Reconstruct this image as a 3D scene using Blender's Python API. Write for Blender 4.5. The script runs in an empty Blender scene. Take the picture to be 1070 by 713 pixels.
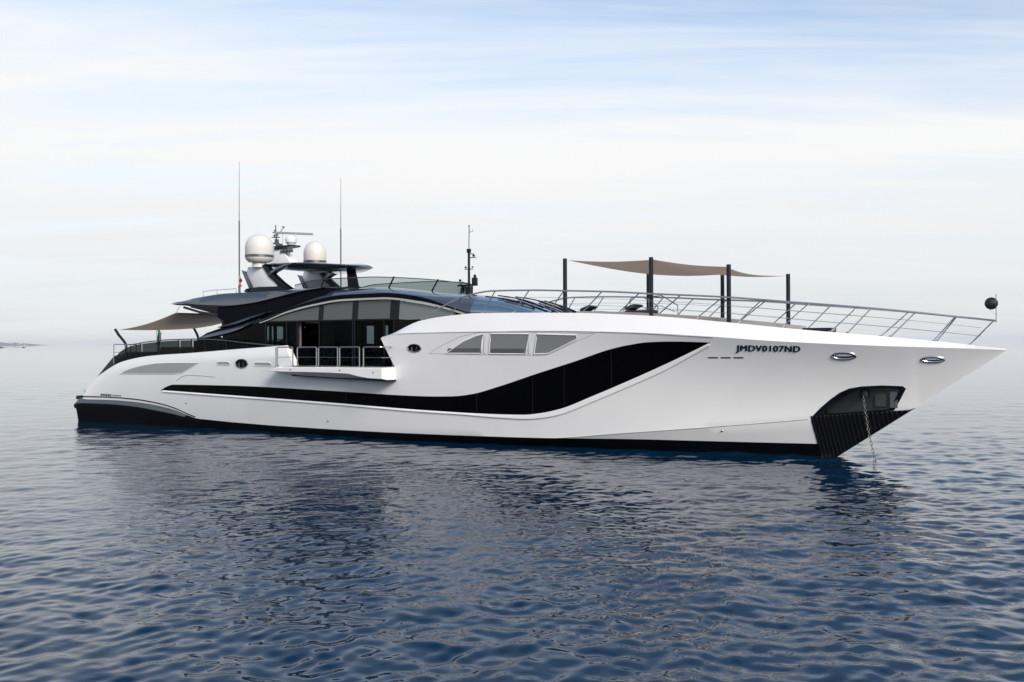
import bpy, bmesh, math, random
import numpy as np
from mathutils import Vector, Matrix
random.seed(7); rng=np.random.default_rng(11)
SC=bpy.context.scene; COL=SC.collection
R=math.radians
# ------------------------------------------------------------------ camera
CAM_H=4.0
cd=bpy.data.cameras.new('camera'); cam=bpy.data.objects.new('camera',cd); COL.objects.link(cam)
cd.sensor_width=36.0; cd.lens=36.0*1000.0/1070.0; cd.clip_start=0.1; cd.clip_end=90000
cam.matrix_world=Matrix.Translation((0,0,CAM_H)) @ Matrix.Rotation(R(90.12),4,'X') @ Matrix.Rotation(R(-0.236),4,'Z')
SC.camera=cam
# ------------------------------------------------------------------ sky, sun, exposure
SUN_AZ,SUN_EL=R(150),R(29)
w=bpy.data.worlds.new('World'); SC.world=w; w.use_nodes=True
nt=w.node_tree; N=nt.nodes; N.clear(); LK=nt.links.new
def wn(t,**k):
    n=N.new(t)
    for a,b in k.items(): setattr(n,a,b)
    return n
def wmath(op,a,b=None,clamp=False):
    n=wn('ShaderNodeMath',operation=op,use_clamp=clamp)
    for i,v in enumerate((a,b)):
        if v is None: continue
        if isinstance(v,(int,float)): n.inputs[i].default_value=v
        else: LK(v,n.inputs[i])
    return n.outputs[0]
sky=wn('ShaderNodeTexSky',sky_type='NISHITA',sun_disc=False,sun_elevation=SUN_EL,sun_rotation=SUN_AZ,air_density=1.0,dust_density=.35,ozone_density=2.2)
bg1=wn('ShaderNodeBackground'); LK(sky.outputs[0],bg1.inputs[0]); bg1.inputs[1].default_value=0.15
tc=wn('ShaderNodeTexCoord'); sp=wn('ShaderNodeSeparateXYZ'); LK(tc.outputs['Generated'],sp.inputs[0])
zc=wmath('MAXIMUM',sp.outputs[2],0.0)
den=wmath('ADD',zc,0.10)
cx=wmath('DIVIDE',sp.outputs[0],den); cy=wmath('DIVIDE',sp.outputs[1],den)
cv=wn('ShaderNodeCombineXYZ'); LK(cx,cv.inputs[0]); LK(cy,cv.inputs[1])
def cloud(scale,rot,loc,sc,detail,rough,dist):
    mp=wn('ShaderNodeMapping'); LK(cv.outputs[0],mp.inputs[0])
    mp.inputs['Rotation'].default_value=(0,0,rot); mp.inputs['Location'].default_value=loc; mp.inputs['Scale'].default_value=sc
    nz=wn('ShaderNodeTexNoise'); LK(mp.outputs[0],nz.inputs['Vector'])
    nz.inputs['Scale'].default_value=scale; nz.inputs['Detail'].default_value=detail; nz.inputs['Roughness'].default_value=rough; nz.inputs['Distortion'].default_value=dist
    return nz.outputs[0]
n1=cloud(0.55,R(14),(1.3,0.4,0),(0.55,1.5,1),6,.58,.5)
n2=cloud(1.6,R(-20),(4.1,2.2,0),(0.35,1.6,1),8,.62,.7)
# share of thin cloud by elevation: veil low down, broken high cloud above
el=wn('ShaderNodeValToRGB'); LK(wmath('ADD',zc,wmath('MULTIPLY',sp.outputs[0],.07)),el.inputs[0])
e=el.color_ramp; e.interpolation='EASE'
e.elements[0].position=0.0; e.elements[0].color=(.93,.93,.93,1)
e.elements[1].position=1.0; e.elements[1].color=(.2,.2,.2,1)
for p,v in ((.12,.97),(.19,.97),(.245,.82),(.30,.58),(.36,.38),(.5,.25),(.7,.2)):
    x=e.elements.new(p); x.color=(v,v,v,1)
nn=wmath('ADD',wmath('MULTIPLY',wmath('SUBTRACT',n1,.5),1.5),wmath('MULTIPLY',wmath('SUBTRACT',n2,.5),1.3))
amp=wn('ShaderNodeMapRange'); LK(zc,amp.inputs[0]); amp.inputs[1].default_value=.05; amp.inputs[2].default_value=.26; amp.inputs[3].default_value=.05; amp.inputs[4].default_value=1.0
fac=wmath('ADD',el.outputs[0],wmath('MULTIPLY',nn,amp.outputs[0]),True)
cr=wn('ShaderNodeValToRGB'); LK(wmath('ADD',zc,wmath('MULTIPLY',wmath('SUBTRACT',n1,.5),.13)),cr.inputs[0])
c=cr.color_ramp; c.interpolation='EASE'
c.elements[0].position=0.0; c.elements[0].color=(.56,.585,.625,1)
c.elements[1].position=.6; c.elements[1].color=(.74,.80,.87,1)
for p,v in ((.035,(.635,.655,.68)),(.075,(.685,.70,.72)),(.125,(.72,.73,.74)),(.18,(.77,.77,.765)),(.25,(.76,.775,.79))):
    x=c.elements.new(p); x.color=(*v,1)
bg2=wn('ShaderNodeBackground'); LK(cr.outputs[0],bg2.inputs[0]); bg2.inputs[1].default_value=1.0
mx=wn('ShaderNodeMixShader'); LK(fac,mx.inputs[0]); LK(bg1.outputs[0],mx.inputs[1]); LK(bg2.outputs[0],mx.inputs[2])
ow=wn('ShaderNodeOutputWorld'); LK(mx.outputs[0],ow.inputs[0])
sd=bpy.data.lights.new('sun','SUN'); sd.energy=3.0; sd.angle=R(22); sd.color=(1.0,.93,.83)
so=bpy.data.objects.new('sun',sd); COL.objects.link(so)
sdir=Vector((math.sin(SUN_AZ)*math.cos(SUN_EL),math.cos(SUN_AZ)*math.cos(SUN_EL),math.sin(SUN_EL)))
so.rotation_euler=sdir.to_track_quat('Z','Y').to_euler(); so.location=(30,-30,60)
vs=SC.view_settings; vs.view_transform='Standard'; vs.look='None'; vs.exposure=0.3; vs.gamma=1.0; vs.use_curve_mapping=False
SC.cycles.max_bounces=8; SC.cycles.transparent_max_bounces=12; SC.cycles.caustics_reflective=False; SC.cycles.caustics_refractive=False
SC.cycles.sample_clamp_indirect=6.0; SC.cycles.volume_bounces=2
# ------------------------------------------------------------------ materials
def mat(name,base,rough=.5,metal=0.,spec=.5,coat=0.,bump=0.,bscale=20.,var=0.,vscale=2.,ior=1.5,stretch=(1,1,1)):
    m=bpy.data.materials.new(name); m.use_nodes=True; t=m.node_tree; b=t.nodes['Principled BSDF']; L=t.links.new
    b.inputs['Base Color'].default_value=(*base,1); b.inputs['Roughness'].default_value=rough; b.inputs['Metallic'].default_value=metal
    b.inputs['Specular IOR Level'].default_value=spec; b.inputs['Coat Weight'].default_value=coat; b.inputs['Coat Roughness'].default_value=.04; b.inputs['IOR'].default_value=ior
    if bump or var:
        tcn=t.nodes.new('ShaderNodeTexCoord'); mp=t.nodes.new('ShaderNodeMapping'); L(tcn.outputs['Object'],mp.inputs[0]); mp.inputs['Scale'].default_value=stretch
    if var:
        n=t.nodes.new('ShaderNodeTexNoise'); L(mp.outputs[0],n.inputs['Vector']); n.inputs['Scale'].default_value=vscale; n.inputs['Detail'].default_value=6
        hm=t.nodes.new('ShaderNodeMapRange'); L(n.outputs[0],hm.inputs[0]); hm.inputs[1].default_value=.25; hm.inputs[2].default_value=.75
        hm.inputs[3].default_value=1-var; hm.inputs[4].default_value=1+var*.6
        mm=t.nodes.new('ShaderNodeMix'); mm.data_type='RGBA'; mm.blend_type='MULTIPLY'; mm.inputs[0].default_value=1
        mm.inputs[6].default_value=(*base,1); L(hm.outputs[0],mm.inputs[7]); L(mm.outputs[2],b.inputs['Base Color'])
    if bump:
        n2=t.nodes.new('ShaderNodeTexNoise'); L(mp.outputs[0],n2.inputs['Vector']); n2.inputs['Scale'].default_value=bscale; n2.inputs['Detail'].default_value=4
        bp=t.nodes.new('ShaderNodeBump'); bp.inputs['Strength'].default_value=1.; bp.inputs['Distance'].default_value=bump; L(n2.outputs[0],bp.inputs['Height']); L(bp.outputs[0],b.inputs['Normal'])
    return m
M={}
M['gelcoat']=mat('white_gelcoat',(.815,.80,.79),.30,spec=.4,coat=.5,bump=.006,bscale=.8,var=.025,vscale=.7)
M['gloss_black']=mat('black_gloss_paint',(.006,.007,.012),.12,spec=.15,coat=.04,bump=.0015,bscale=2.)
M['house_black']=mat('house_side_black',(.004,.005,.008),.2,spec=.03,bump=.001,bscale=2.)
M['blue_grey']=mat('dark_blue_grey_paint',(.045,.055,.075),.16,coat=1.,bump=.0015,bscale=2.)
M['black_glass']=mat('black_glass',(.002,.002,.0025),.05,spec=.06,bump=.0006,bscale=3.)
M['grey_glass']=mat('sky_grey_glass',(.070,.077,.080),.05,spec=.5,bump=.0008,bscale=2.)  # grey base stands in for sky mirrored in the upper windows
M['side_glass']=mat('mid_grey_window_glass',(.235,.24,.24),.06,spec=.7,bump=.0008,bscale=2.)  # reflected sky is put into the grey base of the side windows
M['fly_glass']=mat('smoked_screen',(.16,.18,.185),.08,spec=.5)
M['screen_glass']=mat('windscreen_glass',(.05,.095,.15),.03,spec=1.,coat=1.,ior=1.9)  # blue base stands in for sky reflected in the windscreen
M['steel']=mat('polished_steel',(.50,.49,.48),.22,1.)
M['dark_steel']=mat('dull_steel',(.16,.16,.165),.4,.9,var=.3,vscale=6)
M['rubber']=mat('black_rubber',(.010,.010,.012),.55,spec=.3,var=.2,vscale=4)
M['boot']=mat('black_boot_paint',(.003,.004,.006),.45,spec=.03,var=.3,vscale=1.2)
M['navy']=mat('navy_pole_paint',(.007,.008,.018),.35,spec=.3)
M['canvas']=mat('taupe_canvas',(.46,.41,.365),.85,spec=.1,bump=.004,bscale=60,var=.08,vscale=1.5)
M['canvas_dark']=M['canvas']
M['white']=mat('white_plastic',(.68,.655,.60),.32,coat=.3)
M['white_paint']=mat('white_mast_paint',(.78,.78,.79),.35)
M['vent_grey']=mat('grey_vent_mesh',(.33,.34,.345),.45,var=.06,vscale=8)
M['line_grey']=mat('panel_seam_grey',(.42,.42,.43),.5)
M['lettering']=mat('dark_blue_vinyl',(.012,.014,.045),.4)
M['teak']=mat('weathered_teak',(.22,.18,.15),.6,var=.2,vscale=6,stretch=(1,8,8))
M['interior']=mat('dark_interior_lining',(.030,.026,.024),.6,var=.3,vscale=2)
M['lit_trim']=mat('warm_lit_trim',(.22,.11,.05),.4)
M['curtain']=mat('grey_curtain',(.13,.115,.105),.8,var=.15,vscale=5)
M['soffit']=mat('brown_soffit',(.20,.17,.15),.45,var=.1)
M['cushion']=mat('charcoal_cushion',(.07,.07,.078),.8,bump=.003,bscale=30)
M['sunpad']=mat('grey_sunpad',(.30,.28,.265),.8,bump=.003,bscale=30)
M['flag_green']=mat('flag_green',(.01,.16,.07),.8); M['flag_white']=mat('flag_white',(.75,.75,.73),.8); M['flag_red']=mat('flag_red',(.45,.03,.03),.8)
M['chain']=mat('galvanised_chain',(.15,.147,.14),.5,.4,var=.3,vscale=9)
M['rib']=mat('black_stem_plate',(.006,.006,.007),.4,spec=.2,var=.3,vscale=3)
M['pocket_steel']=mat('pocket_stainless',(.028,.030,.035),.4,.3,var=.35,vscale=2.5)
M['plate_bright']=mat('worn_steel_plate',(.075,.07,.064),.35,.7,var=.35,vscale=4)
M['rib_bar']=mat('plate_rib_steel',(.022,.022,.024),.45,.2,var=.4,vscale=5)
M['chrome']=mat('chrome',(.50,.50,.51),.22,1.)
M['lens_shine_white']=mat('lens_and_lip_shine',(.7,.7,.66),.15)  # lamp lens, and the white of the painted shine on hawsehole lips
def canvas_mat():
    m=M['canvas']; t=m.node_tree; b=t.nodes['Principled BSDF']; o=t.nodes['Material Output']
    tr=t.nodes.new('ShaderNodeBsdfTranslucent'); tr.inputs[0].default_value=(.68,.59,.51,1)
    x=t.nodes.new('ShaderNodeMixShader'); x.inputs[0].default_value=.62
    t.links.new(b.outputs[0],x.inputs[1]); t.links.new(tr.outputs[0],x.inputs[2]); t.links.new(x.outputs[0],o.inputs[0])
canvas_mat()
def pane_mat():
    m=bpy.data.materials.new('tinted_clear_pane'); m.use_nodes=True; t=m.node_tree; t.nodes.clear()
    tr=t.nodes.new('ShaderNodeBsdfTransparent'); tr.inputs[0].default_value=(.32,.38,.39,1)
    gl=t.nodes.new('ShaderNodeBsdfGlossy'); gl.inputs['Roughness'].default_value=.02; gl.inputs[0].default_value=(.8,.8,.8,1)
    fr=t.nodes.new('ShaderNodeFresnel'); fr.inputs[0].default_value=1.12
    x=t.nodes.new('ShaderNodeMixShader'); o=t.nodes.new('ShaderNodeOutputMaterial')
    t.links.new(fr.outputs[0],x.inputs[0]); t.links.new(tr.outputs[0],x.inputs[1]); t.links.new(gl.outputs[0],x.inputs[2]); t.links.new(x.outputs[0],o.inputs[0])
    return m
M['pane']=pane_mat()
def smoke_mat():
    m=pane_mat(); m.name='smoked_screen'
    for n in m.node_tree.nodes:
        if n.type=='BSDF_TRANSPARENT': n.inputs[0].default_value=(.52,.56,.56,1)
        if n.type=='FRESNEL': n.inputs[0].default_value=1.15
    return m
M['fly_glass']=smoke_mat()
M['wind_glass']=smoke_mat(); M['wind_glass'].name='dark_wind_break_glass'
for n_ in M['wind_glass'].node_tree.nodes:
    if n_.type=='BSDF_TRANSPARENT': n_.inputs[0].default_value=(.06,.075,.075,1)
    if n_.type=='FRESNEL': n_.inputs[0].default_value=1.2
# ------------------------------------------------------------------ mesh helpers
class MB:
    """collects vertices and faces of one mesh"""
    def __init__(s): s.v=[]; s.f=[]
    def add(s,vs,fs):
        o=len(s.v); s.v+= [tuple(map(float,p)) for p in vs]; s.f+=[tuple(i+o for i in f) for f in fs]; return s
    def box(s,x0,x1,y0,y1,z0,z1):
        return s.add([(x0,y0,z0),(x1,y0,z0),(x1,y1,z0),(x0,y1,z0),(x0,y0,z1),(x1,y0,z1),(x1,y1,z1),(x0,y1,z1)],
            [(0,3,2,1),(4,5,6,7),(0,1,5,4),(1,2,6,5),(2,3,7,6),(3,0,4,7)])
    def tube(s,pts,r,n=8,r1=None,cap=True):
        pts=[Vector(p) for p in pts]; vs=[]; fs=[]; m=len(pts)
        for i,p in enumerate(pts):
            d=(pts[min(i+1,m-1)]-pts[max(i-1,0)]).normalized()
            u=d.cross(Vector((0,0,1)) if abs(d.z)<.9 else Vector((1,0,0))).normalized(); q=d.cross(u)
            rr=r if r1 is None else r+(r1-r)*i/(m-1)
            for k in range(n):
                a=2*math.pi*k/n; vs.append(p+u*rr*math.cos(a)+q*rr*math.sin(a))
        for i in range(m-1):
            for k in range(n): fs.append((i*n+k,i*n+(k+1)%n,(i+1)*n+(k+1)%n,(i+1)*n+k))
        if cap: fs.append(tuple(range(n))[::-1]); fs.append(tuple((m-1)*n+k for k in range(n)))
        return s.add(vs,fs)
    def grid(s,rows,close=False):
        n=len(rows[0]); vs=[p for r in rows for p in r]; fs=[]
        for i in range(len(rows)-1):
            for k in range(n if close else n-1):
                fs.append((i*n+k,i*n+(k+1)%n,(i+1)*n+(k+1)%n,(i+1)*n+k))
        return s.add(vs,fs)
    def loft(s,rings,cap=True):
        n=len(rings[0]); s.grid(rings,True); o=len(s.v)-n*len(rings)
        if cap: s.f.append(tuple(o+k for k in range(n))[::-1]); s.f.append(tuple(o+(len(rings)-1)*n+k for k in range(n)))
        return s
    def lathe(s,c,prof,n=32):
        rows=[[(c[0]+r*math.cos(2*math.pi*k/n),c[1]+r*math.sin(2*math.pi*k/n),c[2]+z) for k in range(n)] for r,z in prof]
        return s.loft(rows)
    def prism(s,poly,y0,y1):
        """polygon of (x, z) carried from y0 to y1"""
        n=len(poly); vs=[(x,y0,z) for x,z in poly]+[(x,y1,z) for x,z in poly]
        return s.add(vs,[tuple(range(n)),tuple(range(2*n-1,n-1,-1))]+[(i,i+n,(i+1)%n+n,(i+1)%n) for i in range(n)])
    def sphere(s,c,r,n=16,sz=1.):
        prof=[(max(r*math.sin(math.pi*i/n),1e-4),-r*sz*math.cos(math.pi*i/n)) for i in range(n+1)]
        return s.lathe(c,prof,n*2)
    def mirror(s):
        s.add([(x,-y,z) for x,y,z in s.v],[tuple(reversed(f)) for f in s.f]); return s
    def raw(s,name,m):
        me=bpy.data.meshes.new(name); me.from_pydata(s.v,[],s.f); me.validate()
        bm=bmesh.new(); bm.from_mesh(me); bmesh.ops.remove_doubles(bm,verts=bm.verts,dist=1e-5); bmesh.ops.recalc_face_normals(bm,faces=bm.faces); bm.to_mesh(me); bm.free()
        if m: me.materials.append(m)
        return me
    def build(s,name,m,parent,smooth=32,label=None,bevel=0):
        me=s.raw(name,m)
        if bevel:
            bm=bmesh.new(); bm.from_mesh(me)
            es=[e for e in bm.edges if len(e.link_faces)==2 and e.calc_face_angle(0)>R(35)]
            bmesh.ops.bevel(bm,geom=es,offset=bevel,segments=2,affect='EDGES',profile=.6); bm.to_mesh(me); bm.free()
        return link(name,me,parent,smooth,label)
def link(name,me,parent,smooth=32,label=None):
    if smooth:
        me.polygons.foreach_set('use_smooth',[True]*len(me.polygons)); me.set_sharp_from_angle(angle=R(smooth))
    # move the origin to the middle of the mesh; vertices came in as boat coordinates
    n=len(me.vertices); co=np.empty(n*3); me.vertices.foreach_get('co',co); co=co.reshape(-1,3); c=(co.min(0)+co.max(0))/2
    me.vertices.foreach_set('co',(co-c).ravel()); me.update()
    o=bpy.data.objects.new(name,me); COL.objects.link(o)
    if parent is not None:
        o.parent=parent; o.location=Vector(c)-base(parent)
    else: o.matrix_world=BOAT@Matrix.Translation(c)
    ABS[o.name]=Vector(c)
    if label: o['label']=label
    return o
ABS={}
def base(o): return ABS[o.name]
HEAD=R(-31.7)
BOAT=Matrix.Translation((-20.6456,53.4103,0))@Matrix.Rotation(HEAD,4,'Z')
def thing(name,label,cat,loc=(0,0,0),group=None):
    o=bpy.data.objects.new(name,None); COL.objects.link(o); o.empty_display_size=.3
    o.matrix_world=BOAT@Matrix.Translation(loc); ABS[o.name]=Vector(loc)
    tag(o,label,cat,group); return o
def tag(o,label,cat,group=None):
    o['label']=label; o['category']=cat
    if group: o['group']=group
def structure(o): o['kind']='structure'; return o
def pchip(pts):
    """monotone cubic through (x, value) points"""
    xs=[p[0] for p in pts]; ys=[p[1] for p in pts]; n=len(xs)
    h=[xs[i+1]-xs[i] for i in range(n-1)]; d=[(ys[i+1]-ys[i])/h[i] for i in range(n-1)]
    m=[d[0]]
    for i in range(1,n-1):
        if d[i-1]*d[i]<=0: m.append(0.0)
        else:
            w1=2*h[i]+h[i-1]; w2=h[i]+2*h[i-1]; m.append((w1+w2)/(w1/d[i-1]+w2/d[i]))
    m.append(d[-1])
    def f(x):
        if x<=xs[0]: return ys[0]
        if x>=xs[-1]: return ys[-1]
        lo=0
        while xs[lo+1]<x: lo+=1
        t=(x-xs[lo])/h[lo]; a=t*t; b=a*t
        return (2*b-3*a+1)*ys[lo]+(b-2*a+t)*h[lo]*m[lo]+(-2*b+3*a)*ys[lo+1]+(b-a)*h[lo]*m[lo+1]
    return f
# ---- the lines of the hull: x runs forward from the transom, y to port, z up from the water
sheer_z=pchip([(-.1,1.57),(.6,2.12),(1.44,2.55),(3.07,3.13),(5.4,3.44),(8.3,3.58),(11.65,3.77),(14.1,3.9),(20.2,4.28),
    (22.16,4.93),(23.56,5.1),(24.9,5.17),(28.56,5.12),(31.76,4.96),(34.4,4.70),(36.5,4.46),(39.9,4.12),(41.56,3.93),(43,3.74)])
knuckle_z=pchip([(-.1,1.35),(1.44,2.25),(3.07,2.83),(5.4,3.12),(8.3,3.26),(11.65,3.42),(14.1,3.55),(20.2,4.2),(21.6,4.43),(24.2,4.45),
    (27.5,4.46),(30.9,4.38),(34.1,4.19),(35.8,4.05),(38.8,3.88),(41.6,3.77),(43,3.71)])
chine_z=pchip([(0,.31),(24,.31),(27.1,.33),(30.5,.64),(33.9,.98),(36.9,1.31),(39.9,1.68),(40.25,1.74)])
def taper(x,x0,x1,b,p):
    t=min(1.,max(0.,(x-x0)/(x1-x0))); return b*(1-t**p)
def knuckle_y(x):
    if x<20: return 3.55+.3*math.sin(min(1.,max(0.,x)/16)*math.pi/2)
    return taper(x,20,43.,3.85,2.3)
def sheer_y(x): return max(knuckle_y(x)-(.12+.16*min(1,max(0,(x-19)/3))),0)
def chine_y(x): return taper(x,16,40.25,3.42,2.0)
def water_y(x): return taper(x,16,37.7,3.35,1.9)
bulge=pchip([(0,.1),(18,.1),(28,-.02),(34,-.2),(38,-.16),(41,-.05),(43,0)])
def stem_z(x): return (x-37.7)*3.71/5.3       # height of the raked stem at x
def section_y(x,z):
    """half breadth of the hull at x, z (0 beyond the stem)"""
    zs,zk=sheer_z(x),knuckle_z(x)
    if x>37.7 and z<=stem_z(x): return 0.
    if z>=zk:
        t=min(1,(z-zk)/max(zs-zk,1e-4)); return knuckle_y(x)+(sheer_y(x)-knuckle_y(x))*t
    if x<40.25: zc,yc=chine_z(x),chine_y(x)
    else: zc,yc=stem_z(x),0.
    if z>=zc:
        u=(zk-z)/max(zk-zc,1e-4); return max(0,knuckle_y(x)+(yc-knuckle_y(x))*u+bulge(x)*4*u*(1-u))
    if x<37.7: zw,yw=0.,water_y(x)
    else: zw,yw=stem_z(x),0.
    if z>=zw:
        return yw+(yc-yw)*(z-zw)/max(zc-zw,1e-4)
    return yw*max(0,1+z/1.4*.5)
def lin(a,b,n): return [a+(b-a)*i/(n-1) for i in range(n)]
def on_hull(x,z,off=0.): return (x,-(section_y(x,z)+off),z)
def span(poly,x):
    zs=[]
    for i in range(len(poly)):
        (x0,z0),(x1,z1)=poly[i],poly[(i+1)%len(poly)]
        if (x0<=x<=x1) or (x1<=x<=x0):
            if abs(x1-x0)<1e-9: zs+=[z0,z1]
            else: zs.append(z0+(z1-z0)*(x-x0)/(x1-x0))
    return min(zs),max(zs)
def patch(poly,off,step=.12,nz=6,thick=.0):
    """sheet lying on the starboard hull side inside an (x, z) outline"""
    xs=sorted(p[0] for p in poly); a,b=xs[0],xs[-1]
    cols=sorted(set([round(v,4) for v in lin(a+1e-3,b-1e-3,max(3,int((b-a)/step)))+[min(max(p[0],a+1e-3),b-1e-3) for p in poly]]))
    rows=[]
    for x in cols:
        lo,hi=span(poly,x); zz=lin(lo,hi,nz)
        rows.append([on_hull(x,z,off) for z in zz])
    m=MB()
    if not thick: return m.grid(rows)
    rings=[r+[(x,y+thick,z) for x,y,z in reversed(r)] for r in rows]
    return m.loft(rings)
def smooth_line(pts,n=40):
    f=pchip(pts); return [(x,f(x)) for x in lin(pts[0][0],pts[-1][0],n)]
def outline_tube(poly,off,r,closed=True,n=6,step=.15):
    out=[]; m=len(poly)
    for i in range(m if closed else m-1):
        (x0,z0),(x1,z1)=poly[i],poly[(i+1)%m]; k=max(1,int(math.hypot(x1-x0,z1-z0)/step))
        for j in range(k): t=j/k; out.append(on_hull(x0+(x1-x0)*t,z0+(z1-z0)*t,off))
    out.append(out[0] if closed else on_hull(*poly[-1],off))
    return MB().tube(out,r,n,cap=not closed)
# ================================================================== the water, far shore
def water():
    H=CAM_H; F=956.
    rad=[.4,1,2,3,4.5,6,7.2]
    r=8.
    while r<420: rad.append(r); r+=max(.028,min(r*r/(F*H)*.4,r*.03))
    while r<30000: rad.append(r); r*=1.12
    ang=[]; a=-.66
    while a<.66: ang.append(a); a+=.00125
    a=.66
    while a<2*math.pi-.66: ang.append(a); a+=.06
    rad=np.array(rad); ang=np.array(ang)
    RR,AA=np.meshgrid(rad,ang,indexing='ij'); X=RR*np.sin(AA); Y=RR*np.cos(AA)
    dr=np.gradient(rad)[:,None]; Z=np.zeros_like(X)
    fade=np.clip((7.9-0)/np.maximum(RR,.1),0,1)
    for i in range(130):
        lam=.24*(5./.24)**rng.random(); k=2*math.pi/lam
        d=R(90-70)+rng.normal(0,.85)
        kx,ky=k*math.cos(d+math.pi/2),k*math.sin(d+math.pi/2)
        slope=.0122*(1.5 if lam<.5 else 1.4 if lam<1.1 else .95 if lam<2 else .6 if lam<3 else .4)
        a=slope/k*(.6+.8*rng.random())
        # components the sheet cannot carry at this distance are left to the ripples of the material
        need=np.clip((lam/(2.6*dr))-.6,0,1)
        dx=np.minimum(1,np.abs(np.cos(AA)*0+1))
        Z+=need*a*np.sin(kx*X+ky*Y+rng.random()*6.283)
    # long lazy swell and gusts: waves stand a little higher in some patches than in others
    gust=.72+.36*np.sin(X*.11+Y*.05+1.)*np.sin(Y*.16-X*.04+.4)+.30*np.sin(X*.037-Y*.061+2.)
    Z*=np.clip(gust,.3,1.4)
    inside=(np.abs((AA+math.pi)%(2*math.pi)-math.pi)<=.662)&(RR<420)&(RR>7)
    Z=np.where(inside,Z,0)
    n,m=X.shape
    co=np.stack([X,Y,Z],-1).reshape(-1,3)
    i,j=np.meshgrid(np.arange(n-1),np.arange(m),indexing='ij'); j2=(j+1)%m
    q=np.stack([i*m+j,(i+1)*m+j,(i+1)*m+j2,i*m+j2],-1).reshape(-1,4)
    me=bpy.data.meshes.new('water'); me.vertices.add(len(co)); me.vertices.foreach_set('co',co.ravel())
    me.loops.add(q.size); me.loops.foreach_set('vertex_index',q.ravel().astype(np.int32))
    me.polygons.add(len(q)); me.polygons.foreach_set('loop_start',np.arange(0,q.size,4,dtype=np.int32)); me.polygons.foreach_set('loop_total',np.full(len(q),4,dtype=np.int32))
    me.update(calc_edges=True); me.polygons.foreach_set('use_smooth',[True]*len(q))
    if me.polygons[0].normal.z<0: me.flip_normals()
    m_=bpy.data.materials.new('sea_water'); m_.use_nodes=True; t=m_.node_tree; b=t.nodes['Principled BSDF']; L=t.links.new
    b.inputs['Base Color'].default_value=(.001,.019,.047,1); b.inputs['Roughness'].default_value=.0; b.inputs['IOR'].default_value=1.333
    tcn=t.nodes.new('ShaderNodeTexCoord'); prev=None
    for sc,st,dist,rot in ((1.1,(.55,1.4,1),.014,25),(3.4,(.7,1.3,1),.0105,20),(9.,(.7,1.2,1),.0042,33)):
        mp=t.nodes.new('ShaderNodeMapping'); L(tcn.outputs['Object'],mp.inputs[0]); mp.inputs['Scale'].default_value=st; mp.inputs['Rotation'].default_value=(0,0,R(rot))
        nz=t.nodes.new('ShaderNodeTexNoise'); L(mp.outputs[0],nz.inputs['Vector']); nz.inputs['Scale'].default_value=sc; nz.inputs['Detail'].default_value=2; nz.inputs['Distortion'].default_value=.3
        bp=t.nodes.new('ShaderNodeBump'); bp.inputs['Strength'].default_value=1; bp.inputs['Distance'].default_value=dist; L(nz.outputs[0],bp.inputs['Height'])
        if prev: L(prev,bp.inputs['Normal'])
        prev=bp.outputs[0]
    # calmer water towards the viewer's shore, ruffled patches elsewhere
    sx=t.nodes.new('ShaderNodeSeparateXYZ'); L(tcn.outputs['Object'],sx.inputs[0])
    mr=t.nodes.new('ShaderNodeMapRange'); L(sx.outputs[1],mr.inputs[0]); mr.inputs[1].default_value=15; mr.inputs[2].default_value=34; mr.inputs[3].default_value=.62; mr.inputs[4].default_value=.95
    g=t.nodes.new('ShaderNodeTexNoise'); L(tcn.outputs['Object'],g.inputs['Vector']); g.inputs['Scale'].default_value=.09; g.inputs['Detail'].default_value=3
    gm=t.nodes.new('ShaderNodeMapRange'); L(g.outputs[0],gm.inputs[0]); gm.inputs[1].default_value=.35; gm.inputs[2].default_value=.65; gm.inputs[3].default_value=.45; gm.inputs[4].default_value=1.25
    mu=t.nodes.new('ShaderNodeMath'); mu.operation='MULTIPLY'; L(mr.outputs[0],mu.inputs[0]); L(gm.outputs[0],mu.inputs[1])
    for n_ in t.nodes:
        if n_.type=='BUMP':
            m2=t.nodes.new('ShaderNodeMath'); m2.operation='MULTIPLY'; m2.inputs[1].default_value=n_.inputs['Distance'].default_value; L(mu.outputs[0],m2.inputs[0]); L(m2.outputs[0],n_.inputs['Distance'])
    L(prev,b.inputs['Normal'])
    me.materials.append(m_)
    o=bpy.data.objects.new('water',me); COL.objects.link(o); structure(o)
water()
def headland():
    K=2.2; D=6200.; m=MB(); rows=[]
    prof=[(-760,30),(-640,34),(-560,31),(-520,30),(-500,27),(-480,19),(-430,21),(-400,20),(-360,18),(-340,14),(-310,12),(-290,5),(-280,-3)]
    f=pchip(prof)
    sh=2870.
    for x in lin(-2600,-280,150):
        xx=max(x,-760); z=f(xx)+(2*math.sin(x*.09)+2*math.sin(x*.31) if x<-300 else 0)
        rows.append([(x-sh,D-60,-3),(x-sh,D-40,z*.35),(x-sh,D+30,z*.8),(x-sh,D+120,z),(x-sh,D+400,-3)])
    m.grid([[(x*K,y*K,z*K*.8) for x,y,z in r] for r in rows])
    me=m.raw('headland',mat('hazy_headland',(.19,.205,.215),.9,var=.4,vscale=.02)); o=bpy.data.objects.new('headland',me); COL.objects.link(o); structure(o); return o  # pale bluish base stands in for haze over the far hill
headland()
# ================================================================== the yacht
Y=thing('motor_yacht','long white motor yacht with black window band and black glass superstructure lying at anchor','yacht')
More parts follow.
